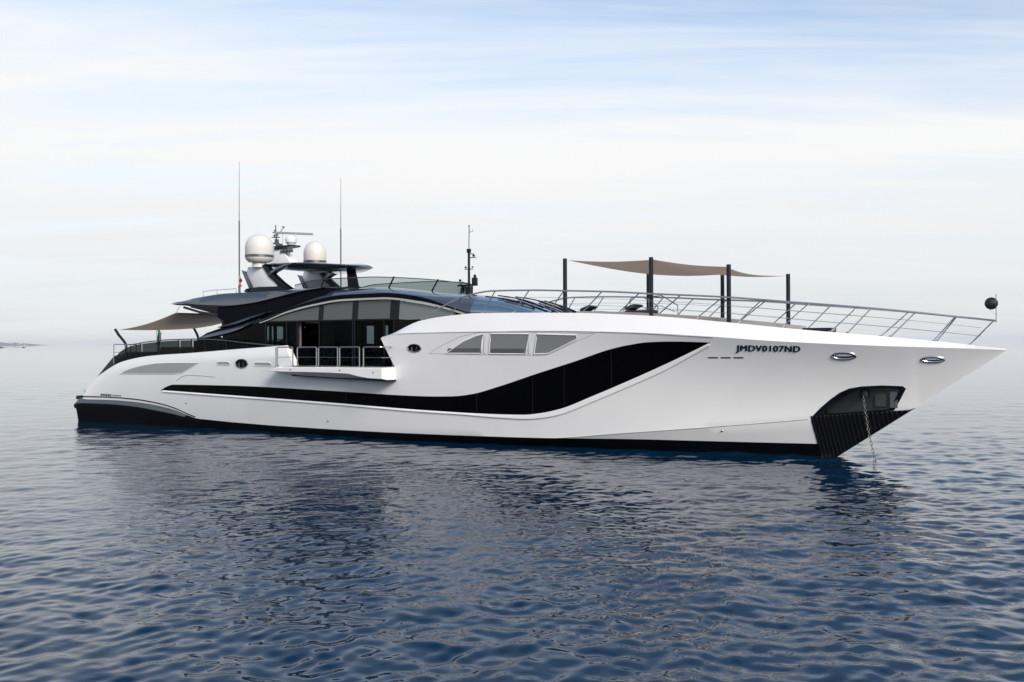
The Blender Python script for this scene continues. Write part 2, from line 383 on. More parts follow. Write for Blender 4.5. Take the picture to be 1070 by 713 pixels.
# ---- hull
def ring(x):
    st=[]
    zs,zk=sheer_z(x),knuckle_z(x)
    stem=stem_z(x) if x>37.7 else None
    zc=chine_z(x) if x<40.25 else stem_z(x)
    zw=0. if x<37.7 else stem_z(x)
    zb=-1.1 if x<37.7-1.6 else max(-1.1,stem_z(x)) if x<37.7 else stem_z(x)
    lv=lin(zs,zk,4)+lin(zk,zc,16)[1:]+lin(zc,zw,4)[1:]+lin(zw,zb,4)[1:]
    st=[(x,-section_y(x,z),z) for z in lv]
    k=min(1,sheer_y(x)/.5); ys=sheer_y(x)
    deck=[(x,-(ys-.09*k),zs),(x,-(ys-.12*k),zs-.16*k)]
    return st+[(x,0,zb-.02)]+[(a,-b,c_) for a,b,c_ in reversed(st)]+[(x,-d[1],d[2]) for d in deck]+[(x,0,zs-.12*k)]+[deck[1],deck[0]]
xs=lin(-.1,14,48)+lin(14.3,34,70)+lin(34.2,42.2,70)+[42.4,42.55,42.7,42.8,42.88,42.94,42.985]
hm=MB().loft([ring(x) for x in xs]).raw('hull',M['gelcoat'])
ho=bpy.data.objects.new('hull_work',hm); COL.objects.link(ho)
POCKET=[(37.05,1.42),(37.32,1.72),(37.65,2.02),(37.95,2.25),(38.25,2.40),(38.64,2.48),(39.3,2.52),(39.9,2.50),(40.0,2.42),(39.80,2.03),(39.6,1.66),(38.4,1.53)]
def cutter(mb):
    me=mb.raw('cutter',M['gelcoat']); o=bpy.data.objects.new('cutter',me); COL.objects.link(o); return o
cuts=[]
bay=[(14.70,4.6),(14.84,3.85),(15.25,3.2),(15.30,3.02),(20.93,3.02),(20.25,4.26),(20.02,4.6)]
pin=[(x*.97+38.6*.03,z*.97+2.0*.03) for x,z in POCKET]
cuts.append(cutter(MB().prism(bay,-6,6)))
for s in (-1,1):
    cuts.append(cutter(MB().prism(pin,s*3,s*.16)))
for q in cuts:
    md=ho.modifiers.new('cut','BOOLEAN'); md.operation='DIFFERENCE'; md.solver='EXACT'; md.object=q
dg=bpy.context.evaluated_depsgraph_get(); me=bpy.data.meshes.new_from_object(ho.evaluated_get(dg)); me.name='hull'
while len(me.materials)>1: me.materials.pop()
for p in me.polygons: p.material_index=0
for q in cuts: bpy.data.objects.remove(q)
bpy.data.objects.remove(ho)
hull=link('hull',me,Y,22)
# black boot top along the waterline
xb=lin(0,37.2,190)
boot_top=pchip([(0,.45),(8,.44),(11,.36),(14,.31),(20,.29),(26,.33),(32,.42),(38,.42)])
rows=[]
for x in xb:
    c0=min(boot_top(x),chine_z(x)) if x<40 else boot_top(x)
    rows.append([on_hull(x,z,.018) for z in lin(boot_top(x),c0,3)+lin(c0,0,4)[1:]+[-.03,-.35,-.7]])
for s in (1,-1): MB().grid([[(x,s*y,z) for x,y,z in r] for r in rows]).build('boot_stripe',M['boot'],hull)
# black window band sweeping up to the bow
top=smooth_line([(6.25,1.75),(6.75,1.95),(7.29,2.05),(11.83,2.08),(17.64,1.97),(22.3,1.86),(23.6,1.89),(24.5,2.0),(25.64,2.30),(27.31,2.82),(28.9,3.30),(30.43,3.78),(31.1,3.92),(31.8,4.01),(32.6,4.03),(33.98,3.99)],110)
bot=smooth_line([(6.25,1.75),(11.76,1.61),(17.57,1.45),(22.47,1.27),(25.5,1.21),(26.6,1.22),(27.3,1.30),(28.11,1.48),(29.47,2.01),(30.97,2.64),(32.43,3.28),(33.98,3.99)],110)
band=top+bot[::-1][1:-1]
tf,bf=pchip(top),pchip(bot)
rows=[[on_hull(x,bf(x)+(tf(x)-bf(x))*k/8,.012) for k in range(9)] for x in lin(6.27,33.96,240)]
wb=MB().grid(rows).build('hull_window_band',M['black_glass'],hull,60)
wb['label']='black glass band sweeping up towards the bow'
rows=[]
for x in lin(6.4,33.9,240):
    wdt=.05+.13*min(1,max(0,(x-24)/4))*min(1,(34.1-x)/2); z=bf(x)
    rows.append([on_hull(x,z+.01,.0135),on_hull(x,z-wdt,.05),on_hull(x,z-wdt-.02,.05),on_hull(x,z-wdt-.06,-.02),on_hull(x,z+.01,-.02)])
MB().loft(rows).build('band_ledge',M['gelcoat'],hull,25)
for xj in (18.2,24.6,27.0,28.3,30.2): 
    a,b=bf(xj)+.02,tf(xj)-.02
    MB().grid([[on_hull(xj+dx+.12*(z-a),z,.0155) for z in lin(a,b,8)] for dx in (-.012,.012)]).build('band_joint',M['rubber'],hull,60)
# seams and slots
def seam(name,line,r,m,parent=hull,off=.004): return outline_tube(line,off,r,False).build(name,m,parent,60)
seam('hull_seam',smooth_line([(20.7,4.36),(21.63,4.40),(24.2,4.43),(27.52,4.44),(30.9,4.36),(34.09,4.17)],50),.013,M['line_grey'])
seam('hull_seam',[(7.5,2.25),(7.9,2.45),(8.24,2.53),(9.2,2.52),(10.26,2.47)],.014,M['line_grey'])
seam('hull_seam',[(x,chine_z(x)+.0) for x in lin(25.5,36.9,40)],.010,M['line_grey'])
for a in (33.79,34.22,34.65): patch([(a,3.43),(a+.34,3.43),(a+.34,3.475),(a,3.475)],.008,.1,2).build('vent_slot',M['rubber'],hull,0)
for x,z in ((8.05,1.19),(17.04,.66),(34.01,.83)):
    MB().lathe((0,0,0),[(.001,-.02),(.05,-.02),(.05,.02),(.001,.02)],12).add([],[])
    p=on_hull(x,z,.0); MB().sphere(p,.045,8).build('drain_fitting',M['chrome'],hull)
ev=[(3.05,2.50),(3.6,2.70),(4.3,2.85),(4.98,2.96),(5.9,3.06),(6.84,3.10),(9.16,3.12),(8.5,2.85),(7.9,2.62),(7.33,2.56)]
e_=patch(ev,.010,.15,6).build('engine_vent',M['vent_grey'],hull,0); outline_tube(ev,.006,.018).build('vent_frame',M['gelcoat'],hull)
for x0,x1,z in ((10.37,11.34,3.10),(12.85,14.0,3.085)):
    zz=.085; pl=[(x0,z),(x0+.08,z+zz*.8),(x0+.2,z+zz),(x1-.2,z+zz),(x1-.06,z+zz*.7),(x1,z),(x1-.06,z-zz*.7),(x1-.2,z-zz),(x0+.2,z-zz),(x0+.08,z-zz*.8)]
    patch(pl,.008,.06,4).build('air_inlet',M['vent_grey'],hull,0); outline_tube(pl,.004,.02).build('inlet_frame',M['gelcoat'],hull)
def oval(cx,cz,a,b,n=28): return [(cx+a*math.cos(2*math.pi*i/n),cz+b*math.sin(2*math.pi*i/n)) for i in range(n)]
for cx,cz,a,b,dark,lab in ((12.08,3.11,.40,.20,1,'dark oval hawsehole near the stern'),(21.97,3.81,.33,.155,1,'dark oval hawsehole beside the balcony'),
        (38.22,3.52,.36,.11,0,'chrome oval hawsehole nearer the lettering'),(40.87,3.40,.33,.085,0,'chrome oval hawsehole nearer the bow tip')):
    p=patch(oval(cx,cz,a,b),.010,.03,5).build('hawsehole',M['black_glass'] if dark else M['plate_bright'],Y,60,lab)
    outline_tube(oval(cx,cz,a,b),.012,.035 if not dark else .022,n=8).build('rim',M['chrome'],p)
    if dark:
        for k in (-.28,.15): MB().tube([on_hull(cx+k*a*1.6,cz-b*.55,.012),on_hull(cx+k*a*1.6+.06,cz+b*.35,.012)],.025,8).build('fairlead_roller',M['dark_steel'],p)
    else:
        patch([(cx-a*.75,cz-b*.05),(cx-a*.4,cz+b*.62),(cx+a*.45,cz+b*.6),(cx+a*.75,cz-b*.05),(cx,cz-b*.15)],.02,.04,3).build('lip_shine',M['lens_shine_white'],p)  # white patch paints the shine on the upper chrome lip
# three side windows with frames
FR=[(22.66,3.60),(23.5,4.0),(24.2,4.26),(25.04,4.41),(27.4,4.40),(29.87,4.34),(29.0,4.02),(28.3,3.72),(27.79,3.53),(25,3.55)]
wins=[('aft',[(23.47,3.60),(24.31,4.06),(24.9,4.27),(25.27,4.35),(25.17,4.1),(25.07,3.60)]),('mid',[(25.42,3.59),(25.50,4.0),(25.60,4.36),(27.24,4.34),(27.12,4.0),(26.98,3.58)]),
      ('fwd',[(27.33,3.58),(27.45,4.0),(27.56,4.33),(29.12,4.28),(29.10,4.13),(28.75,3.97),(28.2,3.72),(27.9,3.60)])]
fr=outline_tube(FR,.0,.009).build('window_surround',M['line_grey'],Y)
for tagw,pl in wins:
    lab={'aft':'aftmost wedge shaped side window','mid':'middle four sided side window','fwd':'foremost tapering side window'}[tagw]
    w_=patch(pl,.010,.08,6).build('side_window',M['side_glass'],Y,60,lab)
    outline_tube(pl,.010,.022).build('frame',M['gelcoat'],w_)
    if tagw!='fwd':
        lo=[(max(pl[0][0],pl[0][0])+.06,pl[0][1]+.03),(pl[0][0]+.12,pl[0][1]+.2),(pl[-1][0]-.02,pl[-1][1]+.2),(pl[-1][0]-.06,pl[-1][1]+.03)]
        patch(lo,.0125,.1,3).build('dark_strip',mat('dark_window_strip',(.11,.11,.11),.2),w_,60)  # dark strip along the bottom of the pane
for xa,xb_ in ((25.21,25.33),(27.12,27.24)):
    MB().grid([[on_hull(xa+.05+dx+.13*(z-3.6),z,.03) for z in lin(3.6,4.36,6)] for dx in (-.05,.05)]).build('window_mullion',M['gelcoat'],Y,0)
MB().prism([(14.87,3.84),(15.28,3.2),(15.33,3.03),(15.37,3.03),(15.32,3.2),(14.91,3.84)],-3.50,2.70).build('bay_lining',M['black_glass'],Y,0)
# lettering
def letters(body,x0,x1,z0,z1,m,name,italic=.2,bold=0.,dup=.037):
    cu=bpy.data.curves.new(name,'FONT'); cu.body=body; cu.shear=italic; cu.offset=bold; cu.resolution_u=6; cu.space_character=1.12
    o=bpy.data.objects.new('t',cu); COL.objects.link(o); dg=bpy.context.evaluated_depsgraph_get(); me=bpy.data.meshes.new_from_object(o.evaluated_get(dg)); bpy.data.objects.remove(o)
    bm=bmesh.new(); bm.from_mesh(me)
    bmesh.ops.triangulate(bm,faces=bm.faces)
    bmesh.ops.subdivide_edges(bm,edges=[e for e in bm.edges if e.calc_length()>.25],cuts=2)
    a=[v.co.x for v in bm.verts]; b=[v.co.y for v in bm.verts]; ax,bx,ay,by=min(a),max(a),min(b),max(b)
    for v in bm.verts:
        u=(v.co.x-ax)/(bx-ax); t=(v.co.y-ay)/(by-ay); x=x0+(x1-x0)*u; z=z0[0]+(z0[1]-z0[0])*u+(z1-(z0[0]+z0[1])/2)*t
        v.co=on_hull(x,z,.014)
    if dup:
        src=bm.verts[:]+bm.edges[:]+bm.faces[:]
        for q,(ox,oz) in enumerate(((dup,0),(dup*.5,.006),(dup*.5,-.006))):
            for e_ in bmesh.ops.duplicate(bm,geom=src)['geom']:
                if isinstance(e_,bmesh.types.BMVert): e_.co.x+=ox; e_.co.z+=oz; e_.co.y-=.0015*(q+1)
    bm.to_mesh(me); bm.free(); me.materials.clear(); me.materials.append(m)
    return link(name,me,Y,0)
letters('JMDV0107ND',34.76,36.86,(3.625,3.585),3.875,M['lettering'],'registration_lettering')
for i,(u0,u1) in enumerate(((1.45,1.6),(1.64,1.8),(1.84,1.98),(2.02,2.16),(2.2,2.32),(2.42,2.5),(2.55,2.64),(2.7,2.8),(2.86,2.95),(3.02,3.1))):
    h=.055 if i<5 else .035; patch([(u0,1.41-h-.02*i/10),(u1,1.41-h-.02*i/10),(u1,1.41+h-.02*i/10),(u0,1.41+h-.02*i/10)],.008,.08,2).build('worn_stern_marking',M['lettering'],hull,0)
# anchor pocket and stem plate
n=len(POCKET)
loop=[]
for i in range(n):
    (x0,z0),(x1,z1)=POCKET[i],POCKET[(i+1)%n]; k=max(1,int(math.hypot(x1-x0,z1-z0)/.12))
    for j in range(k): loop.append((x0+(x1-x0)*j/k,z0+(z1-z0)*j/k))
sc=lambda p,s:(p[0]*s+38.6*(1-s),p[1]*s+2.0*(1-s))
A=[on_hull(*p,.02) for p in loop]; B=[on_hull(*sc(p,.86),.02) for p in loop]
C_=[(sc(p,.93)[0],-.24,sc(p,.93)[1]) for p in loop]
bp=MB(); bp.add([(x,-.23,z) for x,z in [sc(p,.96) for p in POCKET]],[tuple(range(n))]); pk=bp.build('anchor_pocket',M['pocket_steel'],Y,0)
MB().grid([[on_hull(*p,-.02) for p in loop],A,B,C_],True).build('pocket_rim',M['gloss_black'],pk,30)
MB().box(39.0,39.36,-.30,-.25,1.78,2.2).build('worn_plate',M['plate_bright'],pk,0,bevel=.01)
MB().box(39.48,39.72,-.29,-.25,1.75,2.30).build('side_plate',M['dark_steel'],pk,0,bevel=.01)
MB().box(37.4,38.45,-.29,-.25,1.50,1.66).build('lower_plate',M['pocket_steel'],pk,0,bevel=.01)
MB().lathe((38.66,-.36,2.2),[(.02,-.12),(.13,-.12),(.16,0),(.13,.14),(.05,.16)],16).build('chain_pipe',M['rubber'],pk)
# ribbed stem plate wrapping the bow from the water to the pocket
rows=[]
def plate_x0(z): return 37.16+(36.98-37.16)*(z+.1)/1.5
for t in lin(0,1,60):
    r=[]
    for u in lin(0,1,10):
        zb=-.25; zt=1.42+.27*t; z=zb+(zt-zb)*u
        xe=37.7+z*5.3/3.71
        xa=plate_x0(z); x=xa+(xe-xa)*t
        r.append(on_hull(x,z,.022 if t<.999 else .03))
    rows.append(r)
for s in (1,-1): MB().grid([[(x,s*y,z) for x,y,z in r] for r in rows]).build('stem_plate',M['rib'],pk,40)
for t in lin(.02,.97,22):
    zt=1.40+.26*t; xt=plate_x0(zt)+(37.7+zt*5.3/3.71-plate_x0(zt))*t; pts=[]
    zl=(xt+.12*zt-37.72)/(1.4286+.12)
    for z in lin(max(zl,-.2),zt,8): pts.append(on_hull(xt+.12*(zt-z),z,.028))
    MB().tube(pts,.014,6).build('plate_rib',M['rib_bar'],pk)
    MB().sphere(on_hull(pts[-1][0]+.02,pts[-1][2]-.01,.03),.020,6).build('rivet',M['plate_bright'],pk)
rows=[[ (37.7+z*5.3/3.71+.035*math.cos(a),.09*math.sin(a),z) for a in lin(-1.6,1.6,7)] for z in lin(-.2,1.76,14)]
MB().grid(rows).build('stem_bar',M['rib'],pk)
# ---- black swim platform and the skirt that wraps the stern
tz=pchip([(-1.0,1.14),(0,1.22),(2.2,1.24),(4.13,1.19),(6.0,1.03),(7.1,.84),(8.0,.58),(8.75,.40)])
rings=[]
for x in lin(-.75,8.75,48):
    k=1-max(0,(x-5.5)/3.25)**2; k=max(k,.03); yo=section_y(max(x,.05),.4)+.06+.34*k*min(1,(x+1.15)/.8)
    zt=tz(x); zm=zt-.30*k; th=.22*k
    pr=[(yo-.30*k-.05,zt),(yo-.06,zm+.02),(yo,zm-.06),(yo-.02,.15),(yo-.1,-.4)]
    if x<-.3: pr=pr[:3]+[(yo-.05,.66),(yo-.3,.55)]
    rings.append([(x,-a,b) for a,b in pr]+[(x,a,b) for a,b in reversed(pr)])
sw=MB().loft(rings).build('swim_platform',M['boot'],Y,30)
rows=[]
for x in lin(-.72,7.9,44):
    k=1-max(0,(x-5.5)/3.25)**2; yo=section_y(max(x,.05),.4)+.06+.34*k*min(1,(x+1.15)/.8); zt=tz(x); zm=zt-.30*k
    rows.append([(x,-(yo-.30*k-.05),zt+.006),(x,-(yo-.06+.006),zm+.026)])
MB().grid(rows).build('platform_top',mat('grey_deck_coat',(.07,.075,.082),.5,var=.12),sw,0)
rows=[[(x,-(section_y(max(x,.05),tz(x))+.02),tz(x)+.02) for x in lin(-.1,8.6,40)],[(x,-(section_y(max(x,.05),tz(x))+.02),tz(x)+.09) for x in lin(-.1,8.6,40)]]
MB().tube([(x,-(section_y(max(x,.05),tz(x))+.0),tz(x)+.06) for x in lin(-.1,8.5,40)],.032,6).build('platform_seam',M['navy'],sw)
MB().tube([(8.0,-3.45,.85),(8.45,-3.43,.55),(8.8,-3.42,.38)],.035,6).build('grab_bar',M['steel'],sw)
MB().box(-.98,-.6,-3.4,-3.1,1.1,1.3).build('stern_fender',M['navy'],sw,30,bevel=.03)
MB().box(-.35,-.28,-3.35,-3.27,1.1,1.6).build('mooring_post',M['steel'],sw,30,bevel=.01)
# ---- dark raked transom
prof=[(-.9,1.35),(-1.08,1.69),(-.55,2.15),(-.02,2.59),(.5,3.0),(1.04,3.41),(2.3,3.62),(2.6,3.55),(2.6,2.2),(.4,1.35)]
MB().prism(prof,-2.55,2.55).build('transom',M['navy'],Y,30,bevel=.06)
# ---- fold out balcony with five rail gates
rings=[]
for x in (14.45,14.7,15.05,15.4,16.5,18.0,19.2,19.7,20.3,20.9,20.93):
    zt=pchip([(14.45,2.87),(15.05,2.97),(15.4,3.0),(20.93,3.03)])(x)
    zo=pchip([(14.45,2.84),(15.4,2.81),(18.8,2.80),(20.2,2.60),(20.93,2.58)])(x)
    zi=pchip([(14.45,2.83),(15.4,2.68),(20.93,2.52)])(x)
    yo=-4.6 if x>14.6 else -4.5
    rings.append([(x,-3.62,zt),(x,yo+.04,zt),(x,yo,zt-.03),(x,yo,zo),(x,yo+.35,zi),(x,-3.62,zi)])
bal=MB().loft(rings).build('balcony',M['gelcoat'],Y,20)
MB().loft([[(x,-3.64,z),(x,-4.22,z),(x,-4.22,z-.06),(x,-3.64,z-.06)] for x,z in ((15.6,2.67),(20.94,2.515))]).build('balcony_under_strip',M['rubber'],bal,0)  # black strip under the balcony slab
MB().box(15.4,20.85,-4.5,-3.66,3.034,3.042).build('teak_floor',M['teak'],bal,0)
for x,z in ((15.9,2.9),(18.7,2.9),(20.5,2.83)): MB().sphere((x,-4.6,z),.03,6).build('bolt',M['rubber'],bal)
for a,b in ((15.03,15.95),(16.22,17.33),(17.44,18.51),(18.62,19.70),(19.91,20.82)):
    yy=-4.5; zb,zt=3.03,3.86; c_=[(b,yy)] if b<20.8 else [(b,yy),(b,-3.72)]
    path=[(a,yy)]+c_
    g=MB().tube([(a,yy,zb),(a,yy,zt-.03),(a+.03,yy,zt)]+([(b-.03,yy,zt)] if len(c_)==1 else [(b-.02,yy,zt),(b,yy+.02,zt)])+[(c_[-1][0],c_[-1][1]-(.03 if len(c_)>1 else 0),zt-(.03 if len(c_)==1 else 0)),(c_[-1][0],c_[-1][1],zb)],.027,8).tube([(q[0],q[1],zb+.40) for q in path],.012,6)
    for q in (path[0],path[-1]): g.box(q[0]-.045,q[0]+.045,q[1]-.045,q[1]+.045,zb,zb+.05)
    g.build('rail_gate',M['steel'],bal)
MB().tube([(14.86,-4.42,2.99),(14.86,-4.42,3.86)],.027,8).build('rail_post',M['steel'],bal)
# ---- saloon: black glass house with an open interior
trim_z=pchip([(9.7,4.86),(11.58,4.84),(12.7,5.05),(13.93,5.38),(15.69,5.69),(17.39,5.86),(19.54,5.88),(21.57,5.67),(23.5,5.23),(24.4,4.95)])
AFT=[(7.7,4.1),(8.2,4.37),(8.61,4.55),(9.55,4.77),(9.75,4.9),(11.5,4.9),(12.6,5.03),(12.6,3.3),(7.7,3.3)]
FWD=[(20.22,2.9),(20.22,5.0),(23.4,5.0),(24.6,4.9),(24.6,2.9)]
salo=MB().prism(AFT,-2.86,-2.78).build('saloon',M['black_glass'],Y,20,bevel=.01)
MB().prism(AFT,2.78,2.86).build('side_panel',M['black_glass'],salo,20,bevel=.01)
for s in (-1,1): MB().prism(FWD,s*2.88,s*2.80).build('side_panel',M['black_glass'],salo,20,bevel=.01)
for nm,a in (('cabin_sole',(9.5,20.2,-2.77,2.77,2.93,3.015)),('ceiling',(9.5,20.2,-2.77,2.77,5.06,5.12)),('bulkhead',(20.12,20.2,-2.77,2.77,3.015,5.06)),
    ('far_wall',(9.7,13.85,2.79,2.86,3.0,5.06)),('far_wall',(13.85,15.42,2.79,2.86,3.0,3.98)),('far_wall',(13.85,15.42,2.79,2.86,4.90,5.06)),('far_wall',(14.36,15.0,2.79,2.86,3.98,4.90)),('far_wall',(15.42,20.12,2.79,2.86,3.0,5.06)),
    ('aft_wall',(9.56,9.64,-2.77,-.02,3.0,5.06)),('aft_wall',(9.56,9.64,-.02,1.28,3.0,3.86)),('aft_wall',(9.56,9.64,.60,.78,3.86,5.06)),('aft_wall',(9.56,9.64,1.28,2.77,3.0,5.06)),
    ('sofa',(17.0,18.6,.4,1.3,3.015,3.75)),('sofa',(11.0,13.0,.9,2.4,3.015,3.7)),('sofa',(14.2,15.0,-.3,.5,3.015,3.8))):
    MB().box(*a).build(nm,M['interior'],salo,0,bevel=.0 if 'wall' in nm else .01)
for a,b in ((14.7,16.2),(18.4,20.0)): MB().box(a,b,-2.45,-2.3,4.93,5.04).build('lit_ceiling_trim',M['lit_trim'],salo,0)  # ceiling trim, warm cabin light put into its brown colour
def curtain(a,b,y=-2.66,z0=3.02,z1=5.04):
    n=int((b-a)/.035)
    MB().grid([[(a+(b-a)*i/n,y+.035*math.sin(i*1.9)+.01*math.sin(i*.7),z) for i in range(n+1)] for z in (z0,z1)]).build('curtain',M['curtain'],salo,60)
for a,b in ((13.95,14.65),(15.95,16.65),(17.75,18.2),(12.62,12.85),(19.7,20.05)): curtain(a,b)
for a,b in ((12.66,13.92),(14.0,14.6),(16.0,17.86),(18.06,19.62),(19.7,20.16)): MB().box(a,b,-2.845,-2.83,3.03,5.0).build('saloon_pane',M['pane'],salo,0)
for x in (12.63,13.96,14.63,15.96,17.9,18.02,19.66,20.19): MB().box(x-.03,x+.03,-2.88,-2.80,3.02,5.02).build('pane_mullion',M['gloss_black'],salo,0)
for s in (-1,1): MB().box(12.6,20.22,min(s*2.89,s*2.77),max(s*2.89,s*2.77),5.0,5.06).build('header_beam',M['gloss_black'],salo,0)
# upper window band between header and arched trim
def band_y(x,z): return 2.88-.09*max(0,z-5.03)/.85
def upper(a,b,m,nm):
    rows=[]
    for x in lin(a,b,max(4,int((b-a)/.12))):
        lo=5.03 if x<20.3 else 5.03-.06*(x-20.3); hi=max(trim_z(x)-.02,lo+.01); rows.append([(x,-band_y(x,z),z) for z in lin(lo,hi,5)])
    MB().grid([[(x,-y,z) for x,y,z in r] for r in rows]).build(nm,m,Y,60)
    return MB().grid(rows).build(nm,m,Y,60)
upper(12.72,15.92,M['grey_glass'],'upper_window'); upper(16.14,17.9,M['grey_glass'],'upper_window'); upper(18.18,20.02,M['grey_glass'],'upper_window')
upper(20.44,23.35,mat('pale_sky_glass',(.135,.155,.155),.05,spec=.6),'upper_window')  # paler base paints in the different reflection of this pane
for a,b,k in ((15.92,16.2,.13),(17.88,18.2,.1),(19.98,20.46,.25)):
    MB().loft([[(x,-band_y(x,z)-.012,z),(x+.16*.0,-band_y(x,z)+.05,z)][:1]+[(b-(a-x)*0,-band_y(x,z)-.012,z),(b,-band_y(x,z)+.05,z),(a,-band_y(x,z)+.05,z)] for x,z in ((a,5.02),(a,trim_z(a)-.03))]).build('upper_mullion',M['gloss_black'],salo,0)
# ---- arched bright trim and roof
tp=[(x,-2.90,trim_z(x)+.015) for x in lin(11.9,23.9,90)]
rows=[[(x,-2.935,trim_z(x)+.0),(x,-2.935,trim_z(x)+.045+.035*min(1,max(0,(x-12.5)/2))),(x,-2.82,trim_z(x)+.09),(x,-2.82,trim_z(x)+.0)] for x in lin(12.3,23.9,90)]
crown=pchip([(11,5.0),(13,5.4),(14.5,5.95),(15.6,6.38),(16.4,6.53),(18.2,6.53),(20.4,6.34),(21.9,6.16),(23.4,6.06),(25.0,5.84),(26.15,5.48),(27.0,5.12),(27.3,4.95)])
def edge_z(x): return trim_z(x) if x<23.9 else trim_z(23.9)-(x-23.9)*.05
def half_w(x): return 2.92 if x<22 else 2.92-.95*((x-22)/5.3)**1.7
def roof_section(x,n=16):
    zb=edge_z(x)+.085; zc=max(crown(x),zb+.04); wv=half_w(x); out=[(wv-.10,zb-.03),(wv-.02,zb),(wv,zb+.05)]
    for i in range(1,n+1):
        a=math.pi/2*i/n
        out.append((wv*math.cos(a)**.62,zb+.05+(zc-zb-.05)*math.sin(a)**.95))
    return out
def shell(a,b,n,name,m,parent=Y):
    rings=[]
    for x in lin(a,b,n):
        s=roof_section(x); rings.append([(x,-p,z) for p,z in s]+[(x,p,z) for p,z in reversed(s[:-1])])
    return MB().loft(rings).build(name,m,parent,38)
roof=shell(11.4,24.0,80,'roof',M['blue_grey'])
MB().loft(rows).build('arch_trim',M['steel'],roof,30)
rows=[[(x,-(half_w(x)+.004),edge_z(x)+.10),(x,-(half_w(x)+.006),edge_z(x)+.10+.16*min(1,max(0,(x-13)/3))*min(1,max(0,(23.6-x)/2))+.01),(x,-(half_w(x)-.1),edge_z(x)+.16)] for x in lin(12.5,23.8,70)]
MB().grid(rows).build('eave_band',M['house_black'],roof,30)
ws=shell(24.0,27.25,30,'windscreen',M['screen_glass'])
for yy in (-.75,.75,-1.75,1.75):
    pts=[]
    for x in lin(24.02,27.15,14):
        s=roof_section(x); wv=half_w(x); y_=yy*wv/2.9
        for (p0,z0),(p1,z1) in zip(s,s[1:]):
            if p1<=abs(y_)<=p0: pts.append((x,y_,z0+(z1-z0)*(p0-abs(y_))/max(p0-p1,1e-5)+.005)); break
    MB().tube(pts,.03,6).build('windscreen_mullion',M['gloss_black'],ws)
def on_roof(x,y):
    s=roof_section(x)
    for (p0,z0),(p1,z1) in zip(s,s[1:]):
        if p1<=abs(y)<=p0: return z0+(z1-z0)*(p0-abs(y))/max(p0-p1,1e-5)
    return s[-1][1]
for y0,x0 in ((-1.7,25.1),(-1.0,25.6),(.2,25.9),(1.2,25.6)):
    P=lambda x,y,h=.07:(x,y,on_roof(x,y)+h)
    wp=MB().tube([P(x0+1.15,y0+.1,.05),P(x0+.75,y0+.0),P(x0+.3,y0-.1),P(x0,y0-.16)],.022,6).tube([P(x0+1.15,y0+.22,.05),P(x0+.7,y0+.13),P(x0+.3,y0)],.016,6)
    wp.tube([P(x0-.35,y0-.12,.04),P(x0,y0-.1,.04),P(x0+.45,y0-.06,.04),P(x0+.8,y0-.02,.04)],.028,6).sphere(P(x0+1.15,y0+.15,.03),.07,6)
    wp.build('wiper',M['rubber'],ws,30)
# ---- black mass under the flybridge, soffit, overhanging wing
wt=pchip([(5.0,6.09),(5.8,6.13),(7.9,6.35),(9.9,6.49),(13.7,6.50),(16.3,6.54)])
wl=pchip([(5.0,6.05),(6.16,6.04),(8.26,5.91),(10.27,5.81),(11.88,5.91),(13.43,6.13),(14.92,6.35),(16.3,6.50)])
so_=pchip([(5.4,6.02),(6.38,5.93),(7.51,5.69),(8.54,5.46),(9.22,5.33),(9.7,5.06)])
rings=[]
for x in [9.3,9.5,9.68,9.75]+lin(9.9,16.3,40):
    lo=so_(x) if x<9.7 else max(trim_z(x)+.02,4.86); hi=max(wl(x)+.05,lo+.05)
    if x>13: lo=max(lo,crown(x)-.5 if x>14.5 else lo)
    lo=min(lo,hi-.04)
    rings.append([(x,-2.76,lo),(x,-2.80,(lo+hi)/2),(x,-2.76,hi),(x,2.76,hi),(x,2.80,(lo+hi)/2),(x,2.76,lo)])
MB().loft(rings).build('deck_house_side',M['house_black'],Y,25)
def wing_half(x): 
    t=min(1,max(0,(x-5.0)/2.2)); return 1.7+1.22*math.sqrt(max(0,1-(1-t)**2))
rings=[];sof=[]
for x in lin(5.0,16.3,70):
    wv=wing_half(x); a,b=wl(x),max(wt(x),wl(x)+.03); q=max(0,min(.06,(b-a)*.3))
    rings.append([(x,-wv+.10,a-.0),(x,-wv,a+q*.5),(x,-wv+.03,(a+b)/2),(x,-wv+.16,b-q),(x,-wv+.4,b),(x,0,b+.05),(x,wv-.4,b),(x,wv-.16,b-q),(x,wv-.03,(a+b)/2),(x,wv,a+q*.5),(x,wv-.10,a)])
    if x<9.75:
        s_=min(so_(x),a-.01); sof.append([(x,-wv+.12,a-.004),(x,-wv+.35,a-.03-.5*(a-s_)*.5),(x,-wv+.75,s_),(x,wv-.75,s_),(x,wv-.35,a-.03-.25*(a-s_)),(x,wv-.12,a-.004)])
fb=MB().loft(rings).build('flybridge',M['blue_grey'],Y,28,label='dark glossy flybridge wing overhanging the aft deck')
MB().loft(sof).build('soffit',M['soffit'],fb,30)
for y in (-1.6,-.4): MB().tube([(6.0,y,so_(6.0)-.05),(9.0,y,so_(9.0)-.04)],.05,8).build('soffit_rail',M['steel'],fb)
MB().tube([(6.3,-2.3,5.86),(7.5,-2.35,5.6),(8.9,-2.4,5.42)],.06,8).build('awning_track',M['dark_steel'],fb)
MB().tube([(7.6,-2.2,6.36),(7.6,-2.2,6.62),(8.6,-2.2,6.68),(8.6,-2.2,6.42)],.015,6).tube([(8.6,-2.2,6.66),(10,-2.25,6.68),(10,-2.25,6.5)],.015,6).build('fly_rail',M['steel'],fb)
